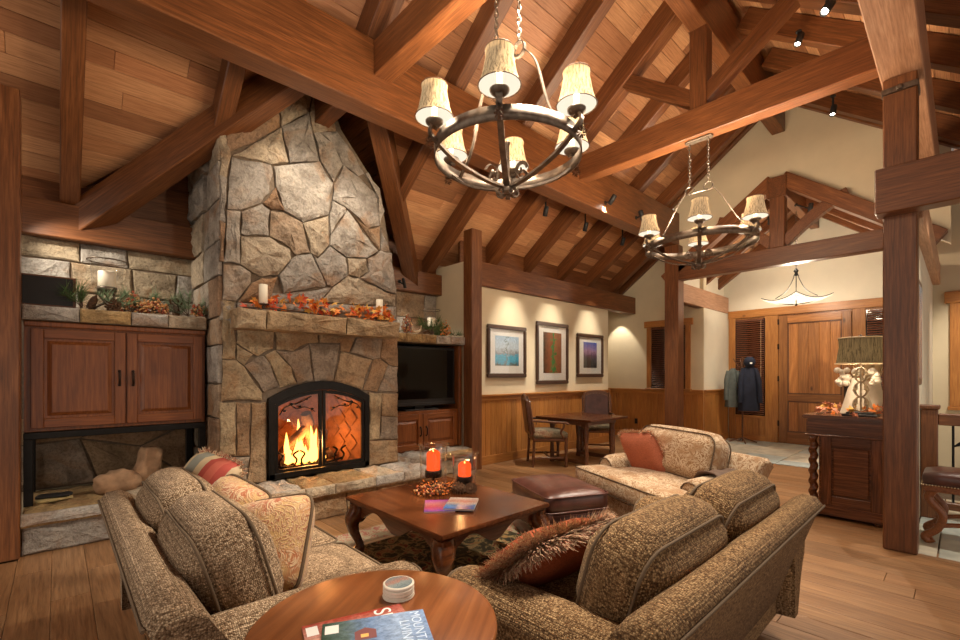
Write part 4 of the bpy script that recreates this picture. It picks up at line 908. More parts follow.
    for sx in (-1, 1):
        for y in (.26, D-.16): MB().lathe([(.02,0),(.03,.05),(.036,.125)], 10).build('leg', M['walnut'], t, T(sx*(L/2-.25), y, 0))
    return t
s1 = sofa('loveseat', 'brown tweed loveseat facing the coffee table with striped and paisley pillows', 'sofa', (.17, 2.37, 0), -PI/2, 1.80, .97, 2, M['tweed'], M['tweed'])
s2 = sofa('loveseat', 'dark brown tweed loveseat with its back to the camera and a fringed rust pillow', 'sofa', (2.04, .50, 0), 0, 1.90, .97, 2, M['tweed_dark'], M['tweed_dark'])
ac = sofa('armchair', 'wide armchair in tan scroll-patterned fabric with a coral pillow', 'armchair', (4.44, 1.66, 0), math.radians(66), 1.42, .97, 1, M['chairfab'], M['chairfab'], .70, .56, .86, .26)
# throw pillows
def tp(label, loc, rot, sz, th, mat, edge=None, fr=None, sy=None, group=None):
    t = thing('throw_pillow', label, 'pillow', loc); t.rotation_euler = rot
    WM[t.name] = T(*loc) @ Mx.Rotation(rot[2],4,'Z') @ Mx.Rotation(rot[1],4,'Y') @ Mx.Rotation(rot[0],4,'X')
    pillow(sz, th, mat, t, None, sy=sy)
    if edge: cord(sz, .008, edge, t, None, sy)
    if fr: fringe(sz, fr[0], fr[1], fr[2], t, None, sy)
    return t
R_ = math.radians
tp('striped red, cream and grey throw pillow with fringed ends on the pale loveseat', (.58, 2.86, .72), (R_(62), R_(8), R_(-72)), .44, .16, M['stripe'], None, (.035, 260, M['fringe']))
tp('gold and red paisley pillow with dark cord edging, upright against the loveseat cushions', (.60, 2.42, .66), (R_(62), R_(10), R_(-75)), .42, .20, M['goldpaisley'], M['piping'])
tp('gold paisley pillow slumped in front of its twin by the loveseat arm', (.66, 2.06, .64), (R_(58), R_(-12), R_(-58)), .42, .22, M['goldpaisley'], M['piping'])
tp('rust pillow with a thick shaggy fringe lying on the dark loveseat', (1.56, 1.27, .565), (R_(-41), R_(5), R_(3)), .58, .20, M['rust'], None, (.085, 9000, M['fringe']), .48)
tp('coral pillow with tan tasselled edge on the patterned armchair', (4.06, 2.06, .64), (R_(64), R_(6), R_(66+8)), .44, .15, M['coral'], None, (.04, 500, M['fringe']))
th = thing('throw_blanket', 'brown fringed throw over the arm of the patterned armchair', 'blanket', (3.86, 1.30, .585), R_(66))
m = MB(); vs = []
for i in range(9):
    for j in range(9):
        u, v = i/8-.5, j/8-.5; vs.append((u*.34, v*.30+.02*math.sin(9*u), .035-.42*abs(u)**2.2+.012*math.sin(14*v+3*u)))
m.add(vs, [(i*9+j,(i+1)*9+j,(i+1)*9+j+1,i*9+j+1) for i in range(8) for j in range(8)], True)
b_ = m.build('cloth', M['twig'], th); sd = b_.modifiers.new('thick', 'SOLIDIFY'); sd.thickness = .012
fm_ = MB()
for i in range(160):
    x = RN.choice((-.17,.17)); y = RN.uniform(-.15,.15); z = .035-.42*.17**2.2*4-.0; z = .035-.42*.5**2.2
    fm_.add([(x,y,z),(x,y+.004,z),(x+RN.uniform(-.02,.02),y+RN.uniform(-.01,.01),z-RN.uniform(.04,.07))], [(0,1,2)])
fo = fm_.build('fringe', M['cone'], th); fo['kind'] = 'stuff'
# leather ottoman
ot = thing('ottoman', 'oxblood leather ottoman in front of the patterned armchair', 'ottoman', (3.07, 2.33, 0), R_(66))
rbox(.68, .54, .30, .03, .005).build('base', M['leather'], ot, T(0,0,.19))
oc = rbox(.70, .56, .15, .05, .03).build('cushion', M['leather'], ot, T(0,0,.395))
for z in (-.06,.055): MB().tube([(a,b,z) for a, b in loop_rect(.70,.56,.05)], .006, 6, True).build('piping', M['leather'], oc)
for sx in (-1,1):
    for sy in (-1,1): MB().lathe([(.018,0),(.028,.06)], 8).build('leg', M['walnut'], ot, T(sx*.28, sy*.21, 0))
# rug
rg = thing('area_rug', 'dark floral wool rug with a pale border under the coffee table', 'rug', (2.15, 2.5, 0))
MB().box(-1.02, 1.02, -1.05, 1.13, .001, .012).build('field', M['rug'], rg, bevel=.003)
for a in (rect(-1.02,1.02,.83,1.13), rect(-1.02,1.02,-1.05,-.75), rect(-1.02,-.75,-.75,.83), rect(.75,1.02,-.75,.83)): MB().prism(a, 2, .0125, .0135).build('border', M['rug_b'], rg)
for a in (rect(-.75,.75,.79,.83), rect(-.75,.75,-.75,-.71)): MB().prism(a, 2, .0128, .0140).build('border_stripe', M['tan'], rg)
# ================================================================= TABLES
M['tabx'] = M['table']
ct = thing('coffee_table', 'dark wood coffee table with scalloped apron and cabriole legs', 'table', (2.095, 2.615, 0))
W, Dp, H = .99, 1.17, .46
MB().box(-Dp/2, Dp/2, -W/2, W/2, H-.03, H).build('tabletop', M['cherry_d'] if 'cherry_d' in M else M['table'], ct, RZ(90), bevel=.006, seg=2)
MB().box(-Dp/2+.02, Dp/2-.02, -W/2+.02, W/2-.02, H-.052, H-.03).build('moulding', M['table'], ct, RZ(90), bevel=.008, seg=2)
def apron(L):
    n = 40; bot = []
    for i in range(n+1):
        u = 2*i/n-1; a = abs(u); z = H-.12-.05*math.cos(a*PI*2.0)*(a < .5)-.05*(-1)*(0) + (.02 if a >= .5 else 0)*0
        z = H-.115-.045*math.cos(2*PI*a)*1.0-.0; bot.append((u*L/2, z))
    return [(-L/2,H-.05),]+bot+[(L/2,H-.05)]
for s in (-1, 1):
    MB().prism(apron(W-.16), 1, -.012, .012).build('apron', M['table'], ct, T(0, s*(Dp/2-.07), 0), bevel=0)
    MB().prism(apron(Dp-.16), 1, -.012, .012).build('apron', M['table'], ct, RZ(90) @ T(0, s*(W/2-.07), 0), bevel=0)
    for q in (-1, 1):
        P = spline([(0,0,H-.055),(0,0,H-.12),(.032,.032,H-.19),(.026,.026,H-.27),(-.004,-.004,.10),(-.008,-.008,.05),(.022,.022,.02),(.03,.03,.0)], 4)
        rr = [.055,.055,.056,.058,.06,.06,.058,.054,.05,.045,.041,.037,.034,.031,.028,.026,.025,.025,.026,.027,.028,.03,.032,.033,.032,.03,.028,.026,.024][:len(P)]
        rr += [rr[-1]]*(len(P)-len(rr))
        MB().tube(P, rr, 4, False, True, [(-.9,-.9),(-.3,-1.05),(.3,-1.05),(.9,-.9),(1.05,-.3),(1.05,.3),(.9,.9),(.3,1.05),(-.3,1.05),(-.9,.9),(-1.05,.3),(-1.05,-.3)]).build('leg', M['table'], ct, T(q*(W/2-.07), s*(Dp/2-.07), .013) @ RZ(math.degrees(math.atan2(s, q))-45))
rt = thing('round_table', 'round cherry side table with magazines and coasters between the loveseats', 'table', (.655, 1.125, 0))
MB().lathe([(.30,.655),(.333,.662),(.34,.675),(.338,.687),(.332,.69),(.0001,.69)], 64).build('tabletop', M['cherry'], rt, RZ(35))
MB().lathe([(.0001,.60),(.28,.60),(.285,.655)], 48).build('apron', M['cherry'], rt)
MB().lathe([(.03,.1),(.05,.16),(.035,.25),(.055,.38),(.04,.48),(.07,.60)], 16).build('pedestal', M['cherry'], rt)
for i in range(3):
    a = 2*PI*i/3+.6; MB().tube([(0.03*math.cos(a),.03*math.sin(a),.16),(.14*math.cos(a),.14*math.sin(a),.12),(.25*math.cos(a),.25*math.sin(a),.02)], [.03,.026,.02], 8).build('foot', M['cherry'], rt)
# magazines
def text(body, size, mat, parent, local, nm='lettering'):
    c = bpy.data.curves.new(nm, 'FONT'); c.body = body; c.size = size; c.extrude = .0002; c.align_x = 'LEFT'
    o = bpy.data.objects.new(nm, c); C.objects.link(o); dg = bpy.context.evaluated_depsgraph_get(); me = bpy.data.meshes.new_from_object(o.evaluated_get(dg)); bpy.data.objects.remove(o); bpy.data.curves.remove(c)
    me.materials.clear(); me.materials.append(mat); return put(bpy.data.objects.new(nm, me), parent, local)
def cover(name, cols, pos, axis=1, sc=5, extra=None): M[name] = art(name, cols, pos, axis, extra, sc); return M[name]
M['white_ink'] = plain('white_ink', (.85,.85,.83), .5); M['pages'] = plain('pages', (.62,.60,.56), .8); M['navy_ink'] = plain('navy_ink', (.55,.68,.85), .5)
def magazine(label, loc, ang, w_, h_, t_, mat, txt=None):
    g = thing('magazine', label, 'magazine', loc, ang)
    MB().box(-w_/2+.001, w_/2-.001, -h_/2+.001, h_/2-.001, .0006, t_-.0008).build('pages', M['pages'], g)
    MB().box(-w_/2, w_/2, -h_/2, h_/2, t_-.0008, t_).build('front_cover', mat, g)
    MB().box(-w_/2, w_/2, -h_/2, h_/2, 0, .0006).build('back_cover', mat, g)
    return g
zt = .6905
mg = magazine('red ski magazine lying under the blue one on the round table', (.59, 1.09, zt), R_(-16-90+90), .275, .21, .005, cover('ski_cover', [(.50,.06,.03),(.55,.10,.05),(.62,.35,.28),(.40,.05,.03)], [0,.4,.55,1], 1, 6))
text('SKI', .07, M['white_ink'], mg, T(.055,.10,.0054) @ RZ(-90) @ T(.0,.0,0))
MB().box(-.13,-.10,.045,.09,.005,.0054).build('address_label', M['white_ink'], mg)
mg2 = magazine('blue mountain living magazine with a cabin on its cover on the round table', (.605, 1.035, zt+.0055), R_(-26), .275, .21, .006, cover('mountain_cover', [(.03,.07,.05),(.10,.16,.16),(.16,.26,.46),(.34,.46,.66),(.22,.34,.58)], [0,.22,.45,.75,1], 0, 4))
text('MOUNTAIN', .038, M['navy_ink'], mg2, T(.098,.10,.0063) @ RZ(-90)); text('LIVING', .038, M['navy_ink'], mg2, T(.064,.06,.0063) @ RZ(-90))
MB().box(-.13,-.095,.05,.09,.006,.0063).build('address_label', M['white_ink'], mg2)
M['cabinred'] = plain('cabin_red', (.18,.05,.05), .6); M['glow'] = plain('window_amber', (.9,.45,.12), .5)
MB().prism([(-.055,.0),(.0,.0),(.0,.04),(-.0275,.055),(-.055,.04)], 2, .006, .0063).build('cabin_print', M['cabinred'], mg2); MB().box(-.04,-.02,.01,.025,.0063,.0065).build('window_print', M['glow'], mg2)
cs = thing('coaster_holder', 'low round white holder under the coasters', 'holder', (.78, 1.205, zt))
MB().lathe([(.0001,0),(.048,0),(.05,.004),(.0001,.004)], 24).build('dish', M['ceramic'], cs)
M['coaster_top'] = art('coaster_picture', [(.16,.22,.25),(.30,.36,.36),(.45,.25,.2),(.2,.27,.3)], [0,.4,.6,1])
for i in range(4):
    c_ = thing('coaster', ('bottom coaster of the round stack','second coaster from the bottom of the round stack','third coaster from the bottom of the round stack','top coaster of the stack showing its blue picture')[i]+' beside the magazines', 'coaster', (.78+RN.uniform(-.0015,.0015), 1.205+RN.uniform(-.0015,.0015), zt+.0045+i*.0095), 0, 'round coasters stacked on the side table')
    MB().lathe([(.0001,0),(.046,0),(.0485,.002),(.0485,.0068),(.046,.0088),(.0001,.0088)], 28, smooth=False).build('rim', M['ceramic'], c_)
    MB().lathe([(.0001,.0089),(.042,.0089),(.042,.0092),(.0001,.0092)], 28, smooth=False).build('picture_face', M['coaster_top'], c_)
# coffee-table objects
ctz = .4605
def hurricane(lab, loc, r, h, ch_, cr, wax='wax_o', lit=True):
    t = thing('candle_hurricane', lab, 'candle holder', loc)
    prof = [(r*.72,0),(r*.8,.004),(r*.82,h*.5),(r*.84,h*.93),(r*.98,h),(r*1.0,h),(r*.86,h*.92),(r*.80,h*.5),(r*.77,.008),(.0001,.008)]
    MB().lathe(prof, 28).build('glass_cylinder', M['glass'], t)
    MB().lathe([(cr*1.2,h*.22),(cr*1.25,h*.24),(cr*1.25,h*.36),(cr*1.2,h*.38),(.0001,h*.38)], 20).build('candle_cup', M['black'], t)
    MB().lathe([(.02,.01),(.012,.02),(.012,h*.22),(cr*1.2,h*.225)], 12).build('cup_stem', M['black'], t)
    P = MB(); n = 20; prof2 = [(cr*.98,0),(cr,.01),(cr,ch_),(cr*.86,ch_-.004),(cr*.4,ch_-.02),(.0001,ch_-.022)]
    P.lathe(prof2, n); P.v = [(x,y,z+(.012*math.sin(2*math.atan2(y,x))) if z > ch_*.8 else z) for x,y,z in P.v]
    c = P.build('candle', M[wax], t, T(0,0,h*.38))
    if lit: MB().lathe([(.0001,0),(.006,.008),(.004,.022),(.0001,.034)], 8).build('flame', M['flame'], c, T(0,0,ch_-.014))
    return t
hurricane('tall clear hurricane glass with a lit orange candle on the coffee table', (2.28, 3.0, ctz), .135, .35, .15, .056)
hurricane('shorter clear hurricane glass with a low lit orange candle on the coffee table', (2.38, 2.72, ctz), .118, .30, .10, .052)
def pinecone(lab, loc, rot, s=1.0, group=None):
    t = thing('pinecone', lab, 'pinecone', loc, 0, group); t.rotation_euler = rot; m = MB()
    for i in range(60):
        f = i/60; a = i*2.4; z = -.05+.1*f; r = (.034*math.sin(PI*(.12+.86*f))+.004)*s; 
        p = V((r*math.cos(a), r*math.sin(a), z*s)); o = V((math.cos(a), math.sin(a), .25)); q = V((-math.sin(a), math.cos(a), 0))
        k = .014*s; m.add([p*.4+V((0,0,z*s*.6)), p+o*k*.6-q*k*.7, p+o*k, p+o*k*.6+q*k*.7], [(0,1,2,3)])
    m.build('scales', M['cone'], t); MB().lathe([(.004*s,-.05*s),(.022*s,-.02*s),(.02*s,.02*s),(.003*s,.05*s)], 8).build('core', M['cone'], t); return t
def berries(lab, loc, cnt, spread, mats, cat='berry spray', r=.008, nm='berry_spray', leafs=0, hz=.06):
    t = thing(nm, lab, cat, loc); st = MB(); bs = [MB() for _ in mats]
    for i in range(cnt):
        a = RN.random()*2*PI; d = math.sqrt(RN.random()); x, y = d*spread[0]*math.cos(a), d*spread[1]*math.sin(a); z = r+RN.random()*hz*(1-d*.5)
        bs[i % len(mats)].ball((x,y,z), r*RN.uniform(.75,1.2), 6)
        if i % 3 == 0: st.tube([(0,0,.005),(x*.5,y*.5,z*.7+.008),(x,y,z)], .0018, 4)
    st.build('twigs', M['twig'], t)
    for b_, mm in zip(bs, mats): o = b_.build('berries', M[mm], t); o['kind'] = 'stuff'
    if leafs:
        l_ = MB()
        for i in range(leafs):
            a = RN.random()*2*PI; d = RN.uniform(.4,1.1); p = V((d*spread[0]*math.cos(a), d*spread[1]*math.sin(a), RN.uniform(.005,hz))); q = V((math.cos(a),math.sin(a),RN.uniform(-.2,.6))); s = V((-q.y,q.x,.2))*.006
            l_.add([p, p+q*.012+s, p+q*.03, p+q*.012-s], [(0,1,2,3)])
        o = l_.build('leaves', M['leaf_o'], t); o['kind'] = 'stuff'
    return t
berries('red and orange berry wreath around the foot of the tall hurricane', (2.16, 2.83, ctz), 190, (.17,.13), ['berry','leaf_o','berry_o','cone'], 'wreath', .009, 'berry_wreath', 90)
pinecone('pinecone lying between the two hurricanes on the coffee table', (2.28, 2.68, ctz+.035), (R_(80),0,R_(20)), 1.15)
pinecone('pinecone beside the shorter hurricane at the wreath edge', (2.36, 2.62, ctz+.035), (R_(85),R_(30),R_(-60)), .95)
g = magazine('pink and purple magazine on the coffee table, half under the blue one', (1.955, 2.50, ctz), R_(52), .28, .21, .008, cover('pink_cover', [(.10,.05,.25),(.45,.08,.14),(.52,.20,.20),(.30,.06,.30)], [0,.35,.6,1], 0, 6))
g = magazine('blue and white magazine on top of the pink one', (2.075, 2.405, ctz+.0085), R_(40), .28, .21, .012, cover('bluewhite_cover', [(.05,.12,.35),(.14,.30,.60),(.70,.62,.55),(.6,.3,.25),(.7,.68,.62)], [0,.3,.5,.65,1], 0, 6))
# ================================================================= DINING CORNER
dt = thing('dining_table', 'dark wood dining table under the framed photographs', 'table', (6.16, 4.18, 0))
MB().box(-.54,.54,-.52,.52,.69,.72).build('tabletop', M['walnut_t'] if 'walnut_t' in M else M['table'], dt, bevel=.008, seg=2)
for s in (-1,1): MB().box(-.40,.40,s*.36-.012,s*.36+.012,.62,.69).build('apron', M['walnut'], dt); MB().box(s*.40-.012,s*.40+.012,-.36,.36,.62,.69).build('apron', M['walnut'], dt)
for sx in (-1,1):
    for sy in (-1,1): MB().lathe([(.035,0),(.045,.02),(.03,.06),(.04,.14),(.028,.3),(.045,.5),(.036,.56),(.045,.62),(.045,.69)], 10).build('leg', M['walnut'], dt, T(sx*.36, sy*.32, 0))
    MB().box(sx*.36-.03, sx*.36+.03, -.34, .34, .03, .09).build('foot_rail', M['walnut'], dt, bevel=.01)
def dining_chair(lab, loc, rz):
    """faces local +y"""
    t = thing('dining_armchair', lab, 'chair', loc, rz, None)
    for sx in (-1,1):
        MB().tube([(sx*.25,-.26,0),(sx*.24,-.24,.25),(sx*.235,-.235,.46),(sx*.235,-.29,.85),(sx*.22,-.34,1.06)], [.02,.022,.024,.02,.016], 8).build('back_leg', M['walnut'], t)
        MB().lathe([(.016,0),(.026,.015),(.018,.05),(.026,.12),(.02,.2),(.028,.3),(.022,.36),(.03,.42),(.028,.44)], 10).build('front_leg', M['walnut'], t, T(sx*.27,.24,0))
        MB().tube(spline([(sx*.235,-.27,.69),(sx*.27,-.1,.685),(sx*.29,.1,.67),(sx*.295,.22,.665),(sx*.295,.27,.645)], 4), [.018]*17, 8).build('arm', M['walnut'], t)
        MB().tube(spline([(sx*.27,.2,.44),(sx*.275,.16,.52),(sx*.295,.2,.60),(sx*.295,.2,.66)], 4), .016, 8).build('arm_support', M['walnut'], t)
        MB().box(sx*.25-.012, sx*.25+.012, -.24, .24, .12, .15).build('side_stretcher', M['walnut'], t, bevel=.004)
    MB().box(-.25,.25,-.01,.02,.125,.15).build('cross_stretcher', M['walnut'], t, bevel=.004)
    MB().box(-.27,.27,-.25,.27,.38,.43).build('seat_rail', M['walnut'], t, bevel=.01)
    rbox(.56,.54,.10,.045,.03).build('seat', M['needlepoint'], t, T(0,.01,.475))
    # arched upholstered back
    def bk(w_, z0, z1, rise): return [(-w_/2,z0),(w_/2,z0)]+[(w_/2*math.cos(PI*i/12)*(1 if True else 0), z1+rise*math.sin(PI*i/12)) for i in range(13)]
    tl = T(0,-.185,.0) @ RX(7)
    fr = MB().prism(bk(.53,.47,.98,.13), 1, -.055,-.02).build('back_frame', M['walnut'], t, tl, bevel=.012, seg=2)
    m = MB().prism(bk(.40,.54,.96,.08), 1, -.03,.022).build('back_pad', M['leather'], t, tl, bevel=.015, seg=2)
    MB().prism(bk(.40,.54,.96,.08), 1, -.065,-.05).build('back_panel', M['leather'], t, tl, bevel=.006)
    nl = MB()
    P = bk(.43,.53,.965,.09)
    for a, b in zip(P, P[1:]+P[:1]):
        k = max(1, int(math.hypot(b[0]-a[0], b[1]-a[1])/.03))
        for i in range(k): nl.ball((a[0]+(b[0]-a[0])*i/k, -.018, a[1]+(b[1]-a[1])*i/k), .007, 6, 1)
    o = nl.build('nail_heads', M['iron'], t, tl); o['kind'] = 'stuff'
    return t
dining_chair('leather dining armchair with tapestry seat, seen side-on at the near side of the table', (5.56, 4.42, 0), R_(-130))
dining_chair('leather dining armchair with arched back facing the camera beyond the table', (7.04, 4.46, 0), R_(124))
# framed photographs
def picture(lab, x0, x1, z0, z1, mat, iw, ih):
    t = thing('framed_photograph', lab, 'picture', ((x0+x1)/2, 5.018, (z0+z1)/2), 0, 'framed photographs on the picture wall')
    w_, h_ = (x1-x0), (z1-z0); b = .065
    for nm, poly, L in (('frame_rail',None,w_),):
        for s in (-1,1):
            MB().box(-w_/2, w_/2, -.042, 0, s*(h_/2-b/2)-b/2, s*(h_/2-b/2)+b/2).build('frame_rail', M['pframe'], t, bevel=.012, seg=2)
            MB().box(s*(w_/2-b/2)-b/2, s*(w_/2-b/2)+b/2, -.042, 0, -h_/2+b, h_/2-b).build('frame_stile', M['pframe'], t, bevel=.012, seg=2)
    MB().box(-w_/2+b-.005, w_/2-b+.005, -.016, -.004, -h_/2+b-.005, h_/2-b+.005).build('mat_board', M['paper_w'], t)
    MB().box(-iw/2, iw/2, -.018, -.016, -ih/2+.01, ih/2+.01).build('photograph', mat, t)
    MB().box(-w_/2+b-.004, w_/2-b+.004, -.024, -.022, -h_/2+b-.004, h_/2-b+.004).build('glass_pane', M['glass'], t)
picture('framed photograph of a blue lake, nearest the timber post', 4.83, 5.74, 1.34, 2.17, art('photo_lake', [(.10,.10,.06),(.04,.40,.62),(.06,.45,.68),(.30,.32,.34),(.55,.68,.78),(.40,.58,.75)], [0,.14,.34,.42,.62,1], 2, (0,.46,.035,(.12,.16,.12)), 6), .55, .47)
picture('tall framed photograph of a red canyon with green pool, middle of the three', 6.0, 6.92, 1.22, 2.31, art('photo_canyon', [(.05,.04,.02),(.30,.10,.04),(.42,.17,.07),(.20,.09,.05)], [0,.3,.6,1], 0, (0,.55,.10,(.05,.26,.07)), 9), .52, .72)
picture('framed photograph of a purple dusk mountain valley, farthest along the wall', 7.2, 8.11, 1.34, 2.18, art('photo_dusk', [(.04,.05,.05),(.10,.10,.10),(.16,.10,.16),(.40,.26,.42),(.10,.16,.55)], [0,.3,.5,.66,.95], 2, None, 5), .46, .50)
# ================================================================= ENTRY
M['carved_y'] = wood('carved_dark_oak_rail', (.040,.012,.004), (.140,.045,.014), (.25,.092,.032), 1, .7, .26, .1, .4)
M['carved'] = wood('carved_dark_oak', (.040,.012,.004), (.140,.045,.014), (.25,.092,.032), 0, .7, .26, .1, .4)
sb = thing('sideboard', 'dark carved sideboard with spiral columns behind the large front post', 'sideboard', (6.1, .76, 0))
x0, x1, y0, y1 = 5.42, 6.85, .47, 1.06
MB().box(x0+.02, x1-.02, y0+.01, y1-.10, .10, .86).build('body', M['carved_y'], sb, world=Mx.Identity(4), center=True, bevel=.004)
MB().box(x0-.03, x1+.03, y0-.02, y1+.03, .955, .99).build('top', M['carved_y'], sb, world=Mx.Identity(4), center=True, bevel=.01, seg=2)
MB().box(x0, x1, y0, y1, .80, .955).build('frieze', M['carved_y'], sb, world=Mx.Identity(4), center=True, bevel=.012, seg=2)
MB().box(x0-.015, x1+.015, y0-.01, y1+.015, .785, .805).build('moulding', M['carved_y'], sb, world=Mx.Identity(4), center=True, bevel=.006)
MB().box(x0-.01, x1+.01, y0, y1+.01, .03, .13).build('plinth', M['carved_y'], sb, world=Mx.Identity(4), center=True, bevel=.012, seg=2)
for x in (x0+.05, x1-.05): MB().lathe([(.04,.13),(.045,.15),(.03,.17)]+[(.034,.18+.6*i/60) for i in range(61)]+[(.045,.79)], 14, twist=(.22,1,62)).build('spiral_column', M['carved'], sb, world=T(x, y1-.05, 0))
# end panel towards the living room
for a, b in ((y0+.02,y0+.10),(y1-.20,y1-.12)): slab('end_stile', (x0+.02, a, .13), Z1, Y1, rect(0,.66,0,b-a), .018, M['carved'], sb, .004)
for a, b in ((.13,.22),(.70,.79)): slab('end_rail', (x0+.02, y1-.20, a), NY, Z1, rect(0, y1-y0-.30, 0, b-a), .018, M['carved'], sb, .004)
slab('end_panel', (x0+.02, y1-.215, .235), NY, Z1, rect(0, y1-y0-.33, 0, .45), .012, M['carved'], sb, .010)
for x in (5.6, 6.25):
    d_ = MB().box(x, x+.58, y1-.10, y1-.08, .15, .78).build('door', M['carved'], sb, world=Mx.Identity(4), center=True, bevel=.006)
    MB().ball((x+.29,y1-.07,.47), .016, 8).build('knob', M['bronze'], d_, world=Mx.Identity(4))
for x in (x0+.05,x1-.05):
    for y in (y0+.05,y1-.05): MB().lathe([(.03,0),(.04,.015),(.03,.03)], 10).build('foot', M['carved'], sb, world=T(x,y,0))
# table lamp with scrolled iron base
M['pewter'] = plain('antique_pewter', (.46,.38,.27), .4, .6, .3, 30)
tl = thing('table_lamp', 'scrolled iron table lamp with olive drum shade on the sideboard', 'lamp', (5.62, .665, .99))
MB().box(-.13,.13,-.13,.13,0,.02).build('base', M['black'], tl, bevel=.004); MB().box(-.10,.10,-.10,.10,.02,.038).build('plinth', M['black'], tl, bevel=.004)
for k, z in enumerate((.04,.18,.32)):
    rr = .075-.007*k
    for a in (0, 90):
        MB().tube([(rr*math.cos(2*PI*i/18), 0, z+.072+.07*math.sin(2*PI*i/18)) for i in range(18)], .006, 6, True).build('scroll_ring', M['pewter'], tl, RZ(a+45))
        for s in (-1,1): MB().tube([(s*(.05-.04*i/12*math.cos(i/12*5)), 0, z+.075+.04*(1-i/12)*math.sin(i/12*6+1)) for i in range(13)], .006, 6).build('scroll', M['pewter'], tl, RZ(a+45))
MB().tube([(0,0,.03),(0,0,.6)], .009, 8).build('stem', M['pewter'], tl)
so = MB().lathe([(.195,.50),(.188,.51),(.168,.66),(.172,.745)], 40, cap=False).build('lamp_shade', M['lampshade'], tl)
for z, r in ((.50,.196),(.745,.173)): MB().tube([(r*math.cos(2*PI*i/40), r*math.sin(2*PI*i/40), z) for i in range(40)], .006, 6, True).build('shade_trim', M['tan'], so)
MB().ball((0,0,.60), .03, 10).build('bulb', M['shade_in'], tl); MB().lathe([(.004,.745),(.014,.76),(.004,.78)], 8).build('finial', M['iron'], tl)
L = bpy.data.lights.new('lamp_light','POINT'); L.energy = 14; L.color = WARM; L.shadow_soft_size = .04; put(bpy.data.objects.new('lamp_light', L), tl, T(0,0,.62))
# white angel figure behind the lamp
ag = thing('angel_figurine', 'tall white angel figure with fluffy wings behind the table lamp', 'figurine', (5.98, .74, .99))
MB().lathe([(.13,0),(.125,.02),(.10,.12),(.07,.25),(.045,.32),(.05,.36)], 18, twist=(.10,9,0)).build('gown', M['ceramic'], ag)
MB().ball((0,0,.42), .045, 12).build('head', M['ceramic'], ag)
for s in (-1,1):
    wv = MB()
    for i in range(16): wv.ball((-.02+RN.uniform(-.03,.03), s*(.07+.09*RN.random()), .28+.16*RN.random()), .035*RN.uniform(.6,1.1), 8)
    wv.build('wing', M['ceramic'], ag)
vs_ = thing('pampas_vase', 'ribbed pale vase of dried grass plumes behind the lamp shade', 'vase', (6.32, .66, .99))
MB().lathe([(.07,0),(.075,.02),(.095,.16),(.07,.30),(.08,.33)], 24, twist=(.04,12,0)).build('vase_body', M['ceramic'], vs_)
pl = MB()
for i in range(120):
    a = RN.random()*2*PI; r = RN.uniform(0,.18); h = RN.uniform(.45,.72); p = V((.05*math.cos(a),.05*math.sin(a),.31)); q = V((r*math.cos(a), r*math.sin(a), h)); s = V((-math.sin(a),math.cos(a),0))*.006
    pl.add([p-s,p+s,q+s*1.6,q-s*1.6], [(0,1,2,3)])
o = pl.build('plumes', M['tan'], vs_); o['kind'] = 'stuff'
# maple leaves
def leaf_mesh(mat):
    pts = []
    for i in range(10):
        a = 2*PI*i/10+PI/2; r = (1.0 if i % 2 == 0 else .42); pts.append((r*math.cos(a), r*math.sin(a)))
    m = MB(); m.add([(0,0,.10)]+[(x,y,-.12*(k % 2 == 0)) for k, (x, y) in enumerate(pts)]+[(0,-1.5,0.02)], [(0,i+1,(i+1)%10+1) for i in range(10)]+[(0,6,11)])
    return m.mesh('maple_leaf', M[mat])
LM = {k: leaf_mesh(k) for k in ('leaf_r','leaf_o','leaf_y','leaf_p')}
def garland(lab, cat, box, cnt, kinds, size, stem, nm='leaf_garland'):
    (ax, bx), (ay, by), (az, bz) = box
    t = thing(nm, lab, cat, ((ax+bx)/2,(ay+by)/2,az))
    MB().tube(spline(stem, 5), .006, 6).build('stem', M['twig'], t, world=Mx.Identity(4))
    for i in range(cnt):
        x, y = RN.uniform(ax,bx), RN.uniform(ay,by); z = az+.02+(bz-az)*RN.random()**1.6
        s = size*RN.uniform(.7,1.25)
        put(bpy.data.objects.new('maple_leaf', LM[RN.choice(kinds)]), t, None, T(x,y,z) @ Mx.Rotation(RN.uniform(0,6.3),4,'Z') @ Mx.Rotation(RN.uniform(.3,1.5),4,'X') @ Mx.Rotation(RN.uniform(-.6,.6),4,'Y') @ Mx.Scale(s,4))
    return t
garland('garland of red and orange maple leaves along the stone mantel', 'garland', ((1.24,2.82),(4.41,4.60),(1.995,2.13)), 130, ['leaf_r','leaf_o','leaf_o','leaf_y'], .052, [(1.24,4.5,2.0),(1.6,4.46,2.01),(2.0,4.5,2.0),(2.4,4.46,2.01),(2.8,4.5,2.0)])
gl2 = garland('faded pink and amber maple leaves strewn on the sideboard', 'garland', ((5.42,6.2),(.52,1.02),(.99,1.06)), 60, ['leaf_p','leaf_p','leaf_y','leaf_o'], .045, [(5.45,.98,1.0),(5.7,.95,1.0),(5.9,.9,1.0),(6.1,.92,1.0)])
def mantel_candle(lab, x, h):
    t = thing('pillar_candle', lab, 'candle', (x, 4.5, 1.99)); 
    MB().lathe([(.05,0),(.05,.006),(.012,.012),(.012,.045),(.052,.05),(.055,.06),(.0001,.06)], 18).build('iron_holder', M['iron'], t)
    for s in (-1,1): MB().tube([(s*(.03+.025*math.cos(i/3)), -.02, .025+.022*math.sin(i/3)) for i in range(18)], .004, 5).build('scroll', M['iron'], t)
    MB().lathe([(.036,.06),(.038,.065),(.038,.06+h),(.033,.062+h),(.0001,.055+h)], 20).build('wax', M['wax'], t); MB().tube([(0,0,.055+h),(.002,0,.07+h)], .002, 5).build('wick', M['matte_black'], t)
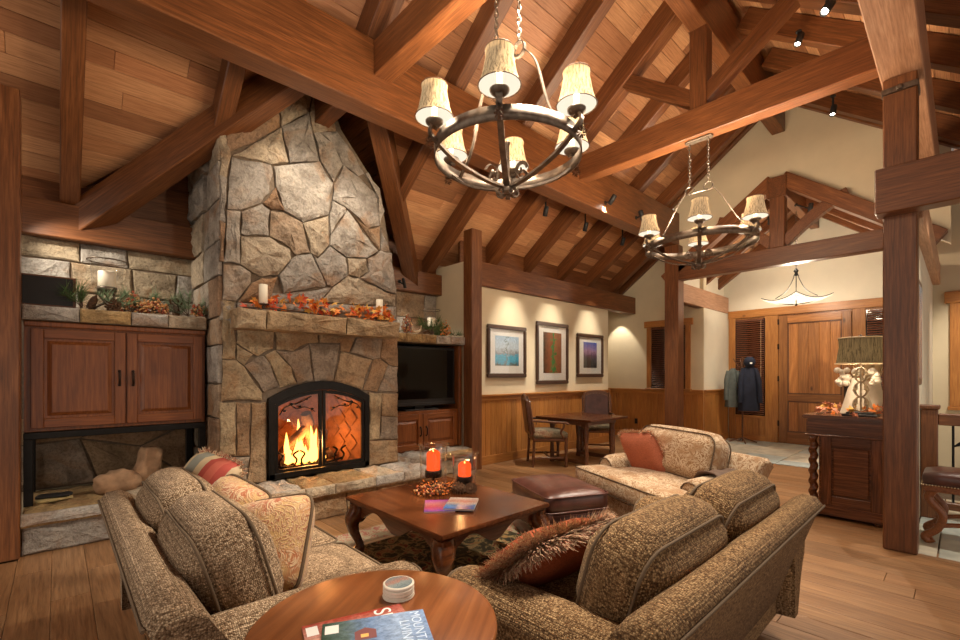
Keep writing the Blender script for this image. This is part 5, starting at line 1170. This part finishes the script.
mantel_candle('ivory pillar candle at the cabinet end of the mantel', 1.42, .18); mantel_candle('ivory pillar candle at the television end of the mantel', 2.66, .18)
# coat stand with two coats
cr_ = thing('coat_stand', 'slim wooden coat stand in the entry holding a grey and a navy jacket', 'coat stand', (10.25, 3.08, 0))
MB().tube([(0,0,.03),(0,0,1.75)], .016, 8).build('pole', M['walnut'], cr_)
for i in range(4):
    a = i*PI/2+.5; MB().tube([(0,0,.10),(.12*math.cos(a),.12*math.sin(a),.06),(.26*math.cos(a),.26*math.sin(a),.012)], [.016,.014,.012], 7).build('foot', M['walnut'], cr_)
    MB().tube(spline([(0,0,1.5),(.08*math.cos(a),.08*math.sin(a),1.56),(.17*math.cos(a),.17*math.sin(a),1.72)], 4), .010, 7).build('peg', M['walnut'], cr_)
def coat(lab, loc, w_, h_, mat, hood=False, rz=0):
    t = thing('jacket', lab, 'jacket', loc, rz); m = MB(); n = 20; prof = []
    rows = [(.35,1.0),(.6,.94),(.85,.80),(1.0,.45),(1.12,.15),(1.22,0)]; vs = []
    for wf, zf in [(.25,1.0),(.55,.95),(.75,.85),(.85,.6),(.95,.35),(1.1,.12),(1.15,0)]:
        for j in range(n):
            a = 2*PI*j/n; f = 1+.14*math.sin(5*a+3*zf)
            vs.append((w_/2*wf*math.cos(a)*f, w_/3.2*wf*math.sin(a)*f, h_*zf))
    k = 7; m.add(vs, [(i*n+j, i*n+(j+1)%n, (i+1)*n+(j+1)%n, (i+1)*n+j) for i in range(k-1) for j in range(n)], True); m.add(vs[:n], [tuple(range(n))]); m.add(vs[-n:], [tuple(range(n))])
    m.build('body', M[mat], t)
    for s in (-1,1): MB().tube(spline([(s*w_*.3,0,h_*.92),(s*w_*.48,-.03,h_*.7),(s*w_*.54,-.05,h_*.4),(s*w_*.56,-.05,h_*.18)], 4), [.05]*6+[.045]*7, 10).build('sleeve', M[mat], t)
    if hood: MB().ball((0,-.02,h_+.06), .11, 14, 1.05).build('hood', M[mat], t); MB().box(-.02,.02,-.135,-.125,h_+.02,h_+.05).build('label', M['white_ink'], t)
coat('grey jacket hanging on the coat stand', (10.18, 3.24, .72), .24, .80, 'greycoat', False, R_(-60)); coat('navy hooded jacket hanging on the coat stand', (10.16, 2.93, .66), .32, .92, 'navy', True, R_(-60))
# entry pendant
pn = thing('pendant_lamp', 'square alabaster pendant lamp with upswept corners in the entry', 'pendant lamp', (9.3, 1.96, 2.62))
vs = []; n = 12
for i in range(n+1):
    for j in range(n+1):
        u, v = 2*i/n-1, 2*j/n-1; vs.append((u*.36, v*.36, .0+.035*(u*u*v*v)+.045*(u*u+v*v)))
pm = MB().add(vs, [(i*(n+1)+j,(i+1)*(n+1)+j,(i+1)*(n+1)+j+1,i*(n+1)+j+1) for i in range(n) for j in range(n)], True)
po = pm.build('glass_shade', M['alabaster'], pn, RZ(57)); sd = po.modifiers.new('thick','SOLIDIFY'); sd.thickness = .01
for k in range(4):
    a = math.radians(57+45+90*k); MB().tube(spline([(.51*math.cos(a),.51*math.sin(a),.122),(.22*math.cos(a),.22*math.sin(a),.008),(.02*math.cos(a),.02*math.sin(a),-.02)],5), .008, 6).build('rib', M['black'], pn)
    MB().tube(spline([(.30*math.cos(a),.30*math.sin(a),.10),(.14*math.cos(a),.14*math.sin(a),.22),(.05*math.cos(a),.05*math.sin(a),.40),(.03*math.cos(a),.03*math.sin(a),.48)],5), .007, 6).build('upper_rib', M['black'], pn)
    P = [(.36*math.cos(a2)*1,0,0) for a2 in (0,)]
    e = [((-1+2*i/10)*.36, -.36, .0+.035*((-1+2*i/10)**2)+.045*((-1+2*i/10)**2+1)) for i in range(11)]
    MB().tube(e, .008, 6).build('rim', M['black'], pn, RZ(57+90*k))
MB().lathe([(.001,.46),(.035,.48),(.02,.52),(.04,.55),(.02,.58),(.012,.6)], 12).build('collar', M['black'], pn); MB().ball((0,0,-.03), .022, 8).build('finial', M['black'], pn)
def chain(x, y, z0, z1, mat, parent, r=.017, world=True):
    z = z0; i = 0
    while z < z1:
        P = [(r*.62*math.cos(2*PI*k/10), 0, r*1.25*math.sin(2*PI*k/10)) for k in range(10)]
        MB().tube(P, .0045, 5, True).build('chain_link', mat, parent, world=T(x,y,z) @ RZ(90*(i % 2)+20)); z += r*1.85; i += 1
chain(9.3, 1.96, 3.24, 4.22, M['iron'], pn, .028)
L = bpy.data.lights.new('pendant_light','POINT'); L.energy = 42; L.color = WHITE; L.shadow_soft_size = .12; put(bpy.data.objects.new('pendant_light', L), pn, T(0,0,.13))
# ================================================================= CHANDELIERS
def chandelier(lab, cx, cy, zr, ra, rb, a0, top, canopy, power):
    """ring radii ra (X) and rb (Y), ring height zr"""
    t = thing('chandelier', lab, 'chandelier', (cx, cy, zr), 0)
    E = lambda a, k=1.0, z=0.0: (ra*k*math.cos(a), rb*k*math.sin(a), z)
    n = 64; o_, i_ = [], []
    vs = []
    for i in range(n):
        a = 2*PI*i/n
        for k, z in ((1.0,-.042),(1.0,.042),(.985,.042),(.985,-.042)): vs.append((ra*k*math.cos(a), rb*k*math.sin(a), z))
    MB().add(vs, [(i*4+j, ((i+1)%n)*4+j, ((i+1)%n)*4+(j+1)%4, i*4+(j+1)%4) for i in range(n) for j in range(4)], True).build('ring', M['iron'], t)
    hub = MB().lathe([(.001,-.27),(.03,-.255),(.04,-.23),(.03,-.2),(.035,-.17),(.015,-.14),(.012,.05),(.02,.07),(.001,.09)], 14).build('hub', M['iron'], t)
    for i in range(6):
        a = a0+i*PI/3; ca, sa = math.cos(a), math.sin(a)
        rr = math.hypot(ra*ca, rb*sa); d = V((ra*ca, rb*sa, 0))/rr; side = V((-d.y, d.x, 0))
        P = spline([d*.03+V((0,0,-.215)), d*rr*.35+V((0,0,-.185)), d*rr*.72+V((0,0,-.11)), d*rr*1.0+V((0,0,-.01)), d*(rr+.045)+V((0,0,.045)), d*(rr+.03)+V((0,0,.088)), d*(rr-.005)+V((0,0,.07))], 6)
        arm = MB().strap(P, .036, .014).build('arm', M['iron'], t)
        # inner scroll
        MB().strap([d*(.10+.05*(1-k/16)*math.cos(k/2.4))+V((0,0,-.09-.035+.05*(1-k/16)*math.sin(k/2.4))) for k in range(17)], .022, .006).build('scroll', M['iron'], arm)
        MB().strap([d*(.055+.035*(1-k/20)*math.cos(k/2.2+2))+V((0,0,-.245+.035*(1-k/20)*math.sin(k/2.2+2))) for k in range(16)], .03, .006).build('bottom_scroll', M['iron'], arm)
        c = d*(rr+.015)
        lt = MB().lathe([(.001,.075),(.03,.08),(.052,.10),(.055,.112),(.045,.114),(.0001,.112)], 16).build('drip_cup', M['iron'], t, T(c.x,c.y,0))
        MB().lathe([(.017,.112),(.017,.22),(.0001,.222)], 10).build('candle_sleeve', M['tan'], lt)
        so = MB().lathe([(.116,.132),(.110,.142),(.094,.19),(.082,.25),(.075,.29),(.078,.325)], 22, twist=(.012,22,0), cap=False).build('lamp_shade', M['shade'], t, T(c.x,c.y,0))
        MB().lathe([(.112,.134),(.106,.144),(.090,.19),(.078,.25),(.071,.30)], 22, cap=False).build('glow_liner', M['inner_glow'], so)  # added glowing surface, imitates the lit inside of the shade
        for z, r in ((.132,.116),(.325,.078)): MB().tube([(r*math.cos(2*PI*k/24), r*math.sin(2*PI*k/24), z) for k in range(24)], .003, 5, True).build('shade_trim', M['cone'], so)
        MB().ball((0,0,.238), .018, 8, 1.4).build('bulb', M['shade_in'], lt)
        L = bpy.data.lights.new('candle_light','POINT'); L.energy = power*.2; L.color = WARM; L.shadow_soft_size = .035; put(bpy.data.objects.new('candle_light', L), t, T(c.x,c.y,.24))
        L = bpy.data.lights.new('added_uplight','POINT'); L.energy = power*.2; L.color = WARM; L.shadow_soft_size = .035; put(bpy.data.objects.new('added_uplight', L), t, T(c.x,c.y,.345))  # extra light above the shade, no bulb there, added to brighten the ceiling
        # pine sprig and cone at the arm
        pc = MB()
        for k in range(26):
            f = k/26; b = k*2.4; r = .02*math.sin(PI*(.15+.8*f)); p = V((r*math.cos(b), r*math.sin(b), .06*(f-.5))); oo = V((math.cos(b),math.sin(b),.3))*.010; q = V((-math.sin(b),math.cos(b),0))*.008
            pc.add([p*.3, p+oo*.6-q, p+oo, p+oo*.6+q], [(0,1,2,3)])
        s_ = d*(rr+.045)
        cn = pc.build('pinecone', M['cone'], t, T(s_.x, s_.y, -.03))
        nd = MB()
        for k in range(26):
            v = V((RN.uniform(-.5,.5)+d.x*.5, RN.uniform(-.5,.5)+d.y*.5, RN.uniform(-1.4,.2))).normalized()*RN.uniform(.06,.11); q = V((v.y,-v.x,0)); q = q.normalized()*.0018 if q.length > 1e-6 else V((.0018,0,0))
            nd.add([V((0,0,.045))-q, V((0,0,.045))+q, V((0,0,.045))+v], [(0,1,2)])
        o = nd.build('pine_needles', M['iron'], cn); o['kind'] = 'stuff'
    # two straps up to scrolls that carry the chains
    for s in (-1, 1):
        y = s*.10
        P = spline([(ra*.86*s*(1 if ra >= rb else .0)+(0), s*rb*.985, .0), (0.0, s*rb*.62, .22), (0, s*.20, .50), (0, s*.13, .62), (0, s*.13, .66)], 6)
        P = spline([(0, s*rb*.985, .0), (0, s*rb*.72, .16), (0, s*.24, .47), (0, s*.145, .60)], 6)
        P += [V((0, s*(.10+.047*math.cos(k/2.0)), .62+.047*math.sin(k/2.0))) for k in range(0, 14)]
        MB().strap(P, .024, .007).build('hanger_strap', M['iron'], t)
        chain(cx, cy+s*.10, zr+.69, top-.01, M['iron'], t, .02)
    MB().strap([(0,-.1,.585),(0,.1,.585)], .02, .008).build('cross_bar', M['iron'], t)
    if canopy:
        cp = MB(); Q = loop_rect(.09, .30, .044, 6)
        cp.prism(Q, 2, top-zr-.022, top-zr-.001).build('canopy', M['iron'], t, bevel=.005)
    return t
cam_dir = math.atan2(-2.0, -2.115)
chandelier('near wrought-iron ring chandelier with six ribbed shades, closest to the fireplace', 2.115, 2.0, 2.80, .47, .47, cam_dir-R_(5), 4.0, True, 75)
chandelier('far wrought-iron oval chandelier hanging from the king-post truss', 5.2, 2.0, 2.83, .47, .58, math.atan2(-2.0,-5.2)-R_(3), 4.0, True, 75)
# ================================================================= TRACK SPOTS (each a lamp of its own)
def spot(lab, loc, tgt, energy, size=50, blend=.6, mount=(0,0,.12), col=WHITE, r=.035, soft=.03):
    t = thing('spotlight', lab, 'spotlight', loc)
    d = (V(tgt)-V(loc)).normalized(); q = d.to_track_quat('-Z','Y').to_matrix().to_4x4()
    MB().lathe([(r*.9,.09),(r,.08),(r,-.05),(r*.86,-.05),(r*.8,-.035),(r*.75,.0),(.0001,.0)], 16).build('can', M['matte_black'], t, q)
    MB().lathe([(.0001,-.032),(r*.78,-.032)], 14).build('lens', M['lens'], t, q)
    MB().tube([(0,0,0), mount], .012, 8).build('stem', M['matte_black'], t)
    MB().lathe([(.03,-.008),(.03,.008)], 12).build('mount_plate', M['matte_black'], t, T(*mount) @ V(mount).to_track_quat('Z','Y').to_matrix().to_4x4())
    L = bpy.data.lights.new('spot_beam','SPOT'); L.energy = energy; L.color = col; L.spot_size = R_(size); L.spot_blend = blend; L.shadow_soft_size = soft
    put(bpy.data.objects.new('spot_beam', L), t, q @ T(0,0,-.055))
spot('spotlight on the great beam above the far chandelier, nearer the tie beam', (5.77, 3.42, 3.86), (5.3, 4.9, 1.6), 90, 60, .6, (0,.10,.0))
spot('spotlight on the great beam above the far chandelier, nearer the gable wall', (6.67, 3.42, 3.86), (7.2, 2.6, .3), 160, 80, .7, (0,.10,0))
for x, lb in ((5.32,'nearest the post'),(6.36,'in the middle'),(7.55,'farthest from the post')): spot('small rafter spotlight washing the framed photographs, '+lb, (x, 4.25, 3.80), (x+.08, 5.02, 1.35), 190, 42, 1.0, (0,0,.28))
spot('rafter spotlight making the bright scallop on the window wall', (9.05, 5.32, 2.86), (9.4, 5.34, 1.5), 26, 66, .3, (0,-.14,.05))
spot('spotlight under the great beam aimed at the chimney stones', (1.72, 3.87, 3.93), (1.80, 4.66, 2.85), 30, 85, .8, (0,-.11,.0))
spot('second spotlight under the great beam aimed at the mantel', (2.38, 3.87, 3.93), (2.25, 4.66, 2.5), 30, 80, .8, (0,-.11,.0))
spot('added spotlight hidden behind the timber post, brightening the pine-decked stone shelf', (-.32, 5.16, 2.85), (.60, 5.62, 1.95), 36, 95, .9, (0,-.11,0))  # added lamp, kept out of sight behind the post, lights the shelf wall
spot('small added spotlight brightening the television niche shelf', (3.62, 5.44, 2.67), (3.75, 5.35, 1.95), 14, 100, .7, (.0,.13,.06), WHITE, .022)  # added lamp, there only to brighten the shelf decorations
spot('bright spotlight on the roof slope near the pale great beam', (4.6, .758, 4.38), (1.5, 2.2, .2), 230, 80, .8, (0,.0,.3))
spot('dark spotlight on the rafters beyond the pale great beam', (5.9, 1.22, 5.02), (4.0, 2.2, .3), 200, 70, .8, (.0,.0,.1))
spot('spotlight on the slope above the cream gable wall', (7.4, 1.156, 4.82), (5.8, 1.6, 0), 180, 75, .8, (0,0,.2))
spot('upper spotlight under the entry roof', (9.0, 1.7, 4.1), (9.9, 2.2, 0), 110, 85, .8, (0,.2,.12))
spot('lower spotlight under the entry roof', (8.7, 2.2, 3.95), (10.7, 2.6, 1.2), 90, 75, .8, (0,-.1,.25))
spot('added out-of-view spotlight on the first tie beam brightening the loveseats', (2.115, 1.75, 3.88), (1.3, 2.3, .3), 220, 80, .8, (0,0,.11))  # added lamp above the view, fill light for the seating
spot('added out-of-view spotlight on the first tie beam brightening the coffee table', (2.115, 1.2, 3.88), (2.2, 2.5, .3), 190, 85, .8, (0,0,.11))  # second added lamp out of view, fills in light around the table
spot('hall spotlight above the leather bench', (5.6, -.3, 3.4), (5.8, -.25, .3), 110, 85, .8, (0,0,.55))
spot('hall spotlight lighting the far window', (7.6, -.4, 3.2), (8.9, -.4, 1.2), 90, 70, .8, (0,0,.65))
L = bpy.data.lights.new('fire_light','POINT'); L.energy = 30; L.color = (1,.42,.12); L.shadow_soft_size = .1; put(bpy.data.objects.new('fire_light', L), fm, None, T(2.05,4.93,.62))
for x, y, z in ((2.30,3.02,.76),(2.36,2.74,.70)):
    L = bpy.data.lights.new('candle_flame_light','POINT'); L.energy = .8; L.color = (1,.5,.18); L.shadow_soft_size = .02; put(bpy.data.objects.new('candle_flame_light', L), None, None, T(x,y,z))
# ================================================================= SHELF DECORATION
def pine_spray(lab, loc, n, L, mat='needle', ang=None, hz=.5, thick=.0022, nb=5, rz=0):
    t = thing('pine_spray', lab, 'pine spray', loc, rz); nd = MB(); st = MB()
    for b in range(nb):
        a = ang if ang is not None else RN.random()*2*PI; a += RN.uniform(-.7,.7)
        d = V((math.cos(a), math.sin(a)*.45, RN.uniform(.1,hz))).normalized(); e = d*L; st.tube([(0,0,.01), d*L*.5+V((0,0,.02)), e], .003, 4)
        for k in range(n//nb):
            f = RN.uniform(.25,1); p = d*L*f+V((0,0,.015)); v = (d*.7+V((RN.uniform(-1,1),RN.uniform(-1,1),RN.uniform(-.7,1)))).normalized()*RN.uniform(.06,.13); q = v.cross(V((.3,.2,1))).normalized()*thick
            if (p+v).z < .0: continue
            nd.add([p-q,p+q,p+v], [(0,1,2)])
    st.build('twig', M['twig'], t); o = nd.build('needles', M[mat], t); o['kind'] = 'stuff'; return t
zs = 1.9395
sp = thing('speaker_box', 'dark brown speaker box at the post end of the stone shelf', 'speaker', (-.02, 5.24, zs))
MB().box(-.20,.14,-.13,.13,0,.255).build('cabinet', M['walnut'], sp, bevel=.004); MB().box(-.18,.12,-.134,-.13,.015,.24).build('grille', M['matte_black'], sp)
hu = thing('hurricane_candle', 'clear hurricane glass with an ivory candle on a scrolled iron stand on the stone shelf', 'candle holder', (.33, 5.22, zs))
for k in range(3):
    a = 2*PI*k/3+.5; d = V((math.cos(a), math.sin(a), 0))
    MB().tube(spline([d*.13+V((0,0,.009)), d*.08+V((0,0,.05)), d*.02+V((0,0,.09)), d*.06+V((0,0,.15)), d*.035+V((0,0,.185))], 5), .011, 7).build('scroll_leg', M['iron'], hu)
    MB().tube([d*(.12+.035*math.cos(i/2.4))+V((0,0,.045+.035*math.sin(i/2.4)*(1-i/22))) for i in range(16)], .008, 6).build('curl', M['iron'], hu)
MB().lathe([(.0001,.18),(.07,.182),(.073,.22),(.064,.225),(.0001,.225)], 18).build('cup', M['iron'], hu)
MB().lathe([(.064,.225),(.066,.23),(.066,.36),(.058,.365),(.0001,.355)], 20).build('candle', M['wax'], hu)
MB().lathe([(.075,.18),(.105,.22),(.112,.33),(.118,.42),(.140,.455)], 28, cap=False).build('glass_shade', M['glass'], hu)
MB().tube([(.14*math.cos(2*PI*k/28),.14*math.sin(2*PI*k/28),.455) for k in range(28)], .006, 6, True).build('glass_rim', M['iron'], hu)
pine_spray('long-needled pine spray beside the speaker box', (.16, 5.08, zs), 240, .17, 'needle', None, 1.9, .003)
pinecone('pinecone next to the speaker box on the stone shelf', (.225, 5.06, zs+.06), (R_(15),R_(20),0), 1.35)
pinecone('pinecone at the foot of the iron hurricane stand', (.36, 5.05, zs+.05), (R_(70),R_(10),R_(30)), 1.2)
berries('orange berry cluster right of the iron hurricane stand', (.50, 5.10, zs), 110, (.10,.05), ['berry_o','berry'], r=.010, hz=.20)
berries('orange and red berry cluster in the middle of the stone shelf', (.66, 5.06, zs), 150, (.11,.05), ['berry_o','berry_o','berry'], r=.010, hz=.15)
berries('red berry sprig near the chimney end of the stone shelf', (1.0, 5.05, zs), 80, (.06,.04), ['berry','berry_o'], r=.010, hz=.15)
pine_spray('soft green foliage trailing in the middle of the stone shelf', (.60, 5.16, zs), 420, .21, 'needle_l', None, 1.6, .0035, 7)
pine_spray('green fern-like foliage at the chimney end of the stone shelf', (.93, 5.12, zs), 420, .20, 'needle_l', None, 2.2, .0035, 7)
pine_spray('low green sprig draping the shelf edge by the chimney', (1.04, 5.06, zs), 120, .10, 'needle', None, .3, .0028)
pine_spray('low pine sprig under the iron hurricane on the stone shelf', (.36, 5.08, zs), 240, .20, 'needle_l', None, .7, .0035)
bl = thing('bear_figurine', 'small dark figurine holding berries on the stone shelf', 'figurine', (.83, 5.12, zs))
MB().lathe([(.028,0),(.032,.02),(.026,.09),(.02,.12)], 12).build('body', M['bark'], bl); MB().ball((0,0,.145), .026, 10).build('head', M['bark'], bl)
for s in (-1,1): MB().tube([(s*.02,0,.11),(s*.045,-.02,.12),(s*.055,-.025,.15)], .009, 7).build('arm', M['bark'], bl)
cg = thing('iron_scroll_ornament', 'curled iron ornament among the berries on the stone shelf', 'ornament', (.66, 5.08, zs))
for s, c in ((1,0.0),(-1,.14)): MB().tube([(c+s*(.055*(1-i/22))*math.cos(i/2.6), 0, .062+(.055*(1-i/22))*math.sin(i/2.6)) for i in range(20)], .006, 6).build('curl', M['iron'], cg)
# niche shelf above the television
hn = thing('hurricane_candle', 'hurricane glass with white candle on the shelf above the television', 'candle holder', (3.98, 5.28, zs))
MB().lathe([(.06,0),(.065,.01),(.02,.03),(.015,.11),(.05,.14),(.0001,.142)], 16).build('stand', M['iron'], hn); MB().lathe([(.06,.142),(.06,.27),(.0001,.265)], 18).build('candle', M['wax'], hn)
MB().lathe([(.06,.13),(.095,.17),(.105,.34),(.125,.38)], 24, cap=False).build('glass_shade', M['glass'], hn); MB().tube([(.125*math.cos(2*PI*k/24),.125*math.sin(2*PI*k/24),.38) for k in range(24)], .005, 6, True).build('glass_rim', M['iron'], hn)
pine_spray('green pine boughs on the shelf above the television', (3.85, 5.12, zs), 460, .26, 'needle', None, 1.0, .0035, 9)
pine_spray('pine sprig hanging over the shelf corner by the timber post', (4.24, 5.06, zs), 140, .10, 'needle', None, .3, .003)
pine_spray('pine sprig next to the chimney on the niche shelf', (3.3, 5.14, zs), 140, .16, 'needle_l', None, .7, .003)
berries('orange berry string on the niche shelf beside the chimney', (3.42, 5.08, zs), 90, (.08,.05), ['berry_o','berry'], r=.012, hz=.30)
berries('orange berry sprig right of the niche hurricane', (4.1, 5.10, zs), 60, (.09,.05), ['berry_o','leaf_o'], r=.012, hz=.24)
pinecone('pinecone at the front of the niche shelf', (3.72, 5.06, zs+.04), (R_(70),0,R_(40)), 1.0)
hrn = thing('horn_ornament', 'curved tan horn ornament on the niche shelf', 'ornament', (3.58, 5.06, zs)); MB().tube(spline([(-.08,0,.02),(-.02,0,.02),(.04,0,.05),(.06,0,.12)], 5), [.02]*4+[.018]*4+[.014]*4+[.008]*3+[.004], 8).build('horn', M['tan'], hrn)
bx = thing('gift_box', 'dark square box with pale flowers on the niche shelf', 'box', (4.14, 5.28, zs)); MB().box(-.08,.08,-.05,.05,0,.16).build('carton', M['needle'], bx, bevel=.004)
for k, (a, b) in enumerate(((-.04,.10),(.03,.11),(0,.05))): MB().ball((a,-.055,b), .018, 7, .6).build('blossom', M['tan'], bx)
# under the cabinet
def lump(w_, d_, h_, mat, par, loc, seed):
    m = rbox(w_, d_, h_, min(w_,d_,h_)*.45, .01, 12, 8, 8); q = V((seed*7.1, seed*3.3, seed))
    m.v = [tuple(V(p)*(1+.38*mnoise.noise(V(p)*9+q)+.16*mnoise.noise(V(p)*26+q))) for p in m.v]
    return m.build('wood', mat, par, loc)
dw = thing('driftwood', 'flat driftwood piece lying on the ledge under the cabinet', 'driftwood', (.40, 5.14, .345)); lump(.30, .16, .17, M['bisque'], dw, T(0,0,.085) @ RZ(15), 1)
dw = thing('driftwood', 'upright driftwood chunk behind the flat piece on the ledge', 'driftwood', (.62, 5.26, .345)); lump(.20, .15, .33, M['bisque'], dw, T(0,0,.165) @ RYm(14), 5)
gv = thing('work_gloves', 'black and tan pair of work gloves on the ledge under the cabinet', 'gloves', (-.04, 5.12, .345))
for k, (mt_, z, a) in enumerate((('glove',.012,12),('matte_black',.04,-8))):
    gl = rbox(.17,.11,.026,.012,.004,6,4,2).build('palm', M[mt_], gv, T(0,.02*k,z) @ RZ(a))
    for f in range(4): MB().tube([(.07,-.04+.026*f,0),(.11,-.045+.028*f,.004),(.145-.012*abs(f-1.5),-.048+.03*f,-.003)], [.013,.012,.010], 7).build('finger', M[mt_], gl)
# ================================================================= HALL: framed panel, railing, bench
hp = thing('framed_print', 'dark framed print seen edge-on on the hall wall beside the large post', 'picture', (5.45, .283, 1.75))
MB().box(-.33,.33,-.03,0,-.46,.46).build('frame', M['pframe'], hp, bevel=.008); MB().box(-.27,.27,-.034,-.03,-.40,.40).build('print', art('hall_print', [(.2,.22,.25),(.35,.33,.3),(.2,.2,.22)], [0,.5,1]), hp)
rl = thing('stair_railing', 'timber stair railing with leaf-tipped iron balusters in the hall', 'railing', (6.2, 0, 0))
post('newel', 6.14, 6.26, .16, .28, 0, 1.05, M['timber'], rl); MB().box(-.075,.075,-.075,.075,0,.04).build('newel_cap', M['timber'], rl, world=T(6.2,.22,1.05), bevel=.008)
beam('handrail', (6.2,-1.6,.90), (6.2,.16,.90), .10, .11, M['timber'], rl); beam('bottom_rail', (6.2,-1.6,.10), (6.2,.16,.10), .08, .07, M['timber'], rl)
for i, y in enumerate((.06,-.10,-.26,-.42,-.58)):
    bb = MB().tube([(6.2,y,.17),(6.2,y,.90)], .010, 7).build('baluster', M['black'], rl, world=Mx.Identity(4))
    for z in (.45,.7):
        for k in range(3): MB().tube([(6.19,y,z),(6.19,y-.05-.01*k,z+.02+.025*k),(6.19,y-.10,z+.0+.04*k)], [.005,.008,.002], 5).build('iron_leaf', M['black'], bb, world=Mx.Identity(4))
bn = thing('leather_bench', 'leather-topped bench with scrolled wooden legs in the hall', 'bench', (5.40, -.20, .0))
rbox(.44,.86,.11,.045,.025).build('leather_top', M['leather'], bn, T(0,0,.53))
nl = MB()
for i in range(48): nl.ball((-.222,-.42+.84*i/47,.485), .006, 5)
for i in range(24): nl.ball((-.21+.42*i/23,.432,.485), .006, 5)
o = nl.build('nail_heads', M['tan'], bn); o['kind'] = 'stuff'
MB().box(-.21,.21,-.42,.42,.43,.48).build('seat_rail', M['cabinet'], bn, bevel=.008)
for sx in (-1,1):
    for sy in (-1,1):
        P = spline([(0,0,.44),(0,sy*.03,.36),(0,-sy*.05,.24),(0,-sy*.02,.12),(0,sy*.05,.05),(0,sy*.03,.015),(0,-sy*.0,.03)], 5)
        MB().tube(P, [.032]*8+[.028]*10+[.03]*8+[.022]*10, 9).build('leg', M['cabinet'], bn, T(sx*.17, sy*.36, .008))
for sx in (-1,1): MB().tube(spline([(sx*.17,-.36,.15),(sx*.17,-.15,.19),(sx*.17,0,.15),(sx*.17,.15,.19),(sx*.17,.36,.15)],4), .018, 8).build('stretcher', M['cabinet'], bn)
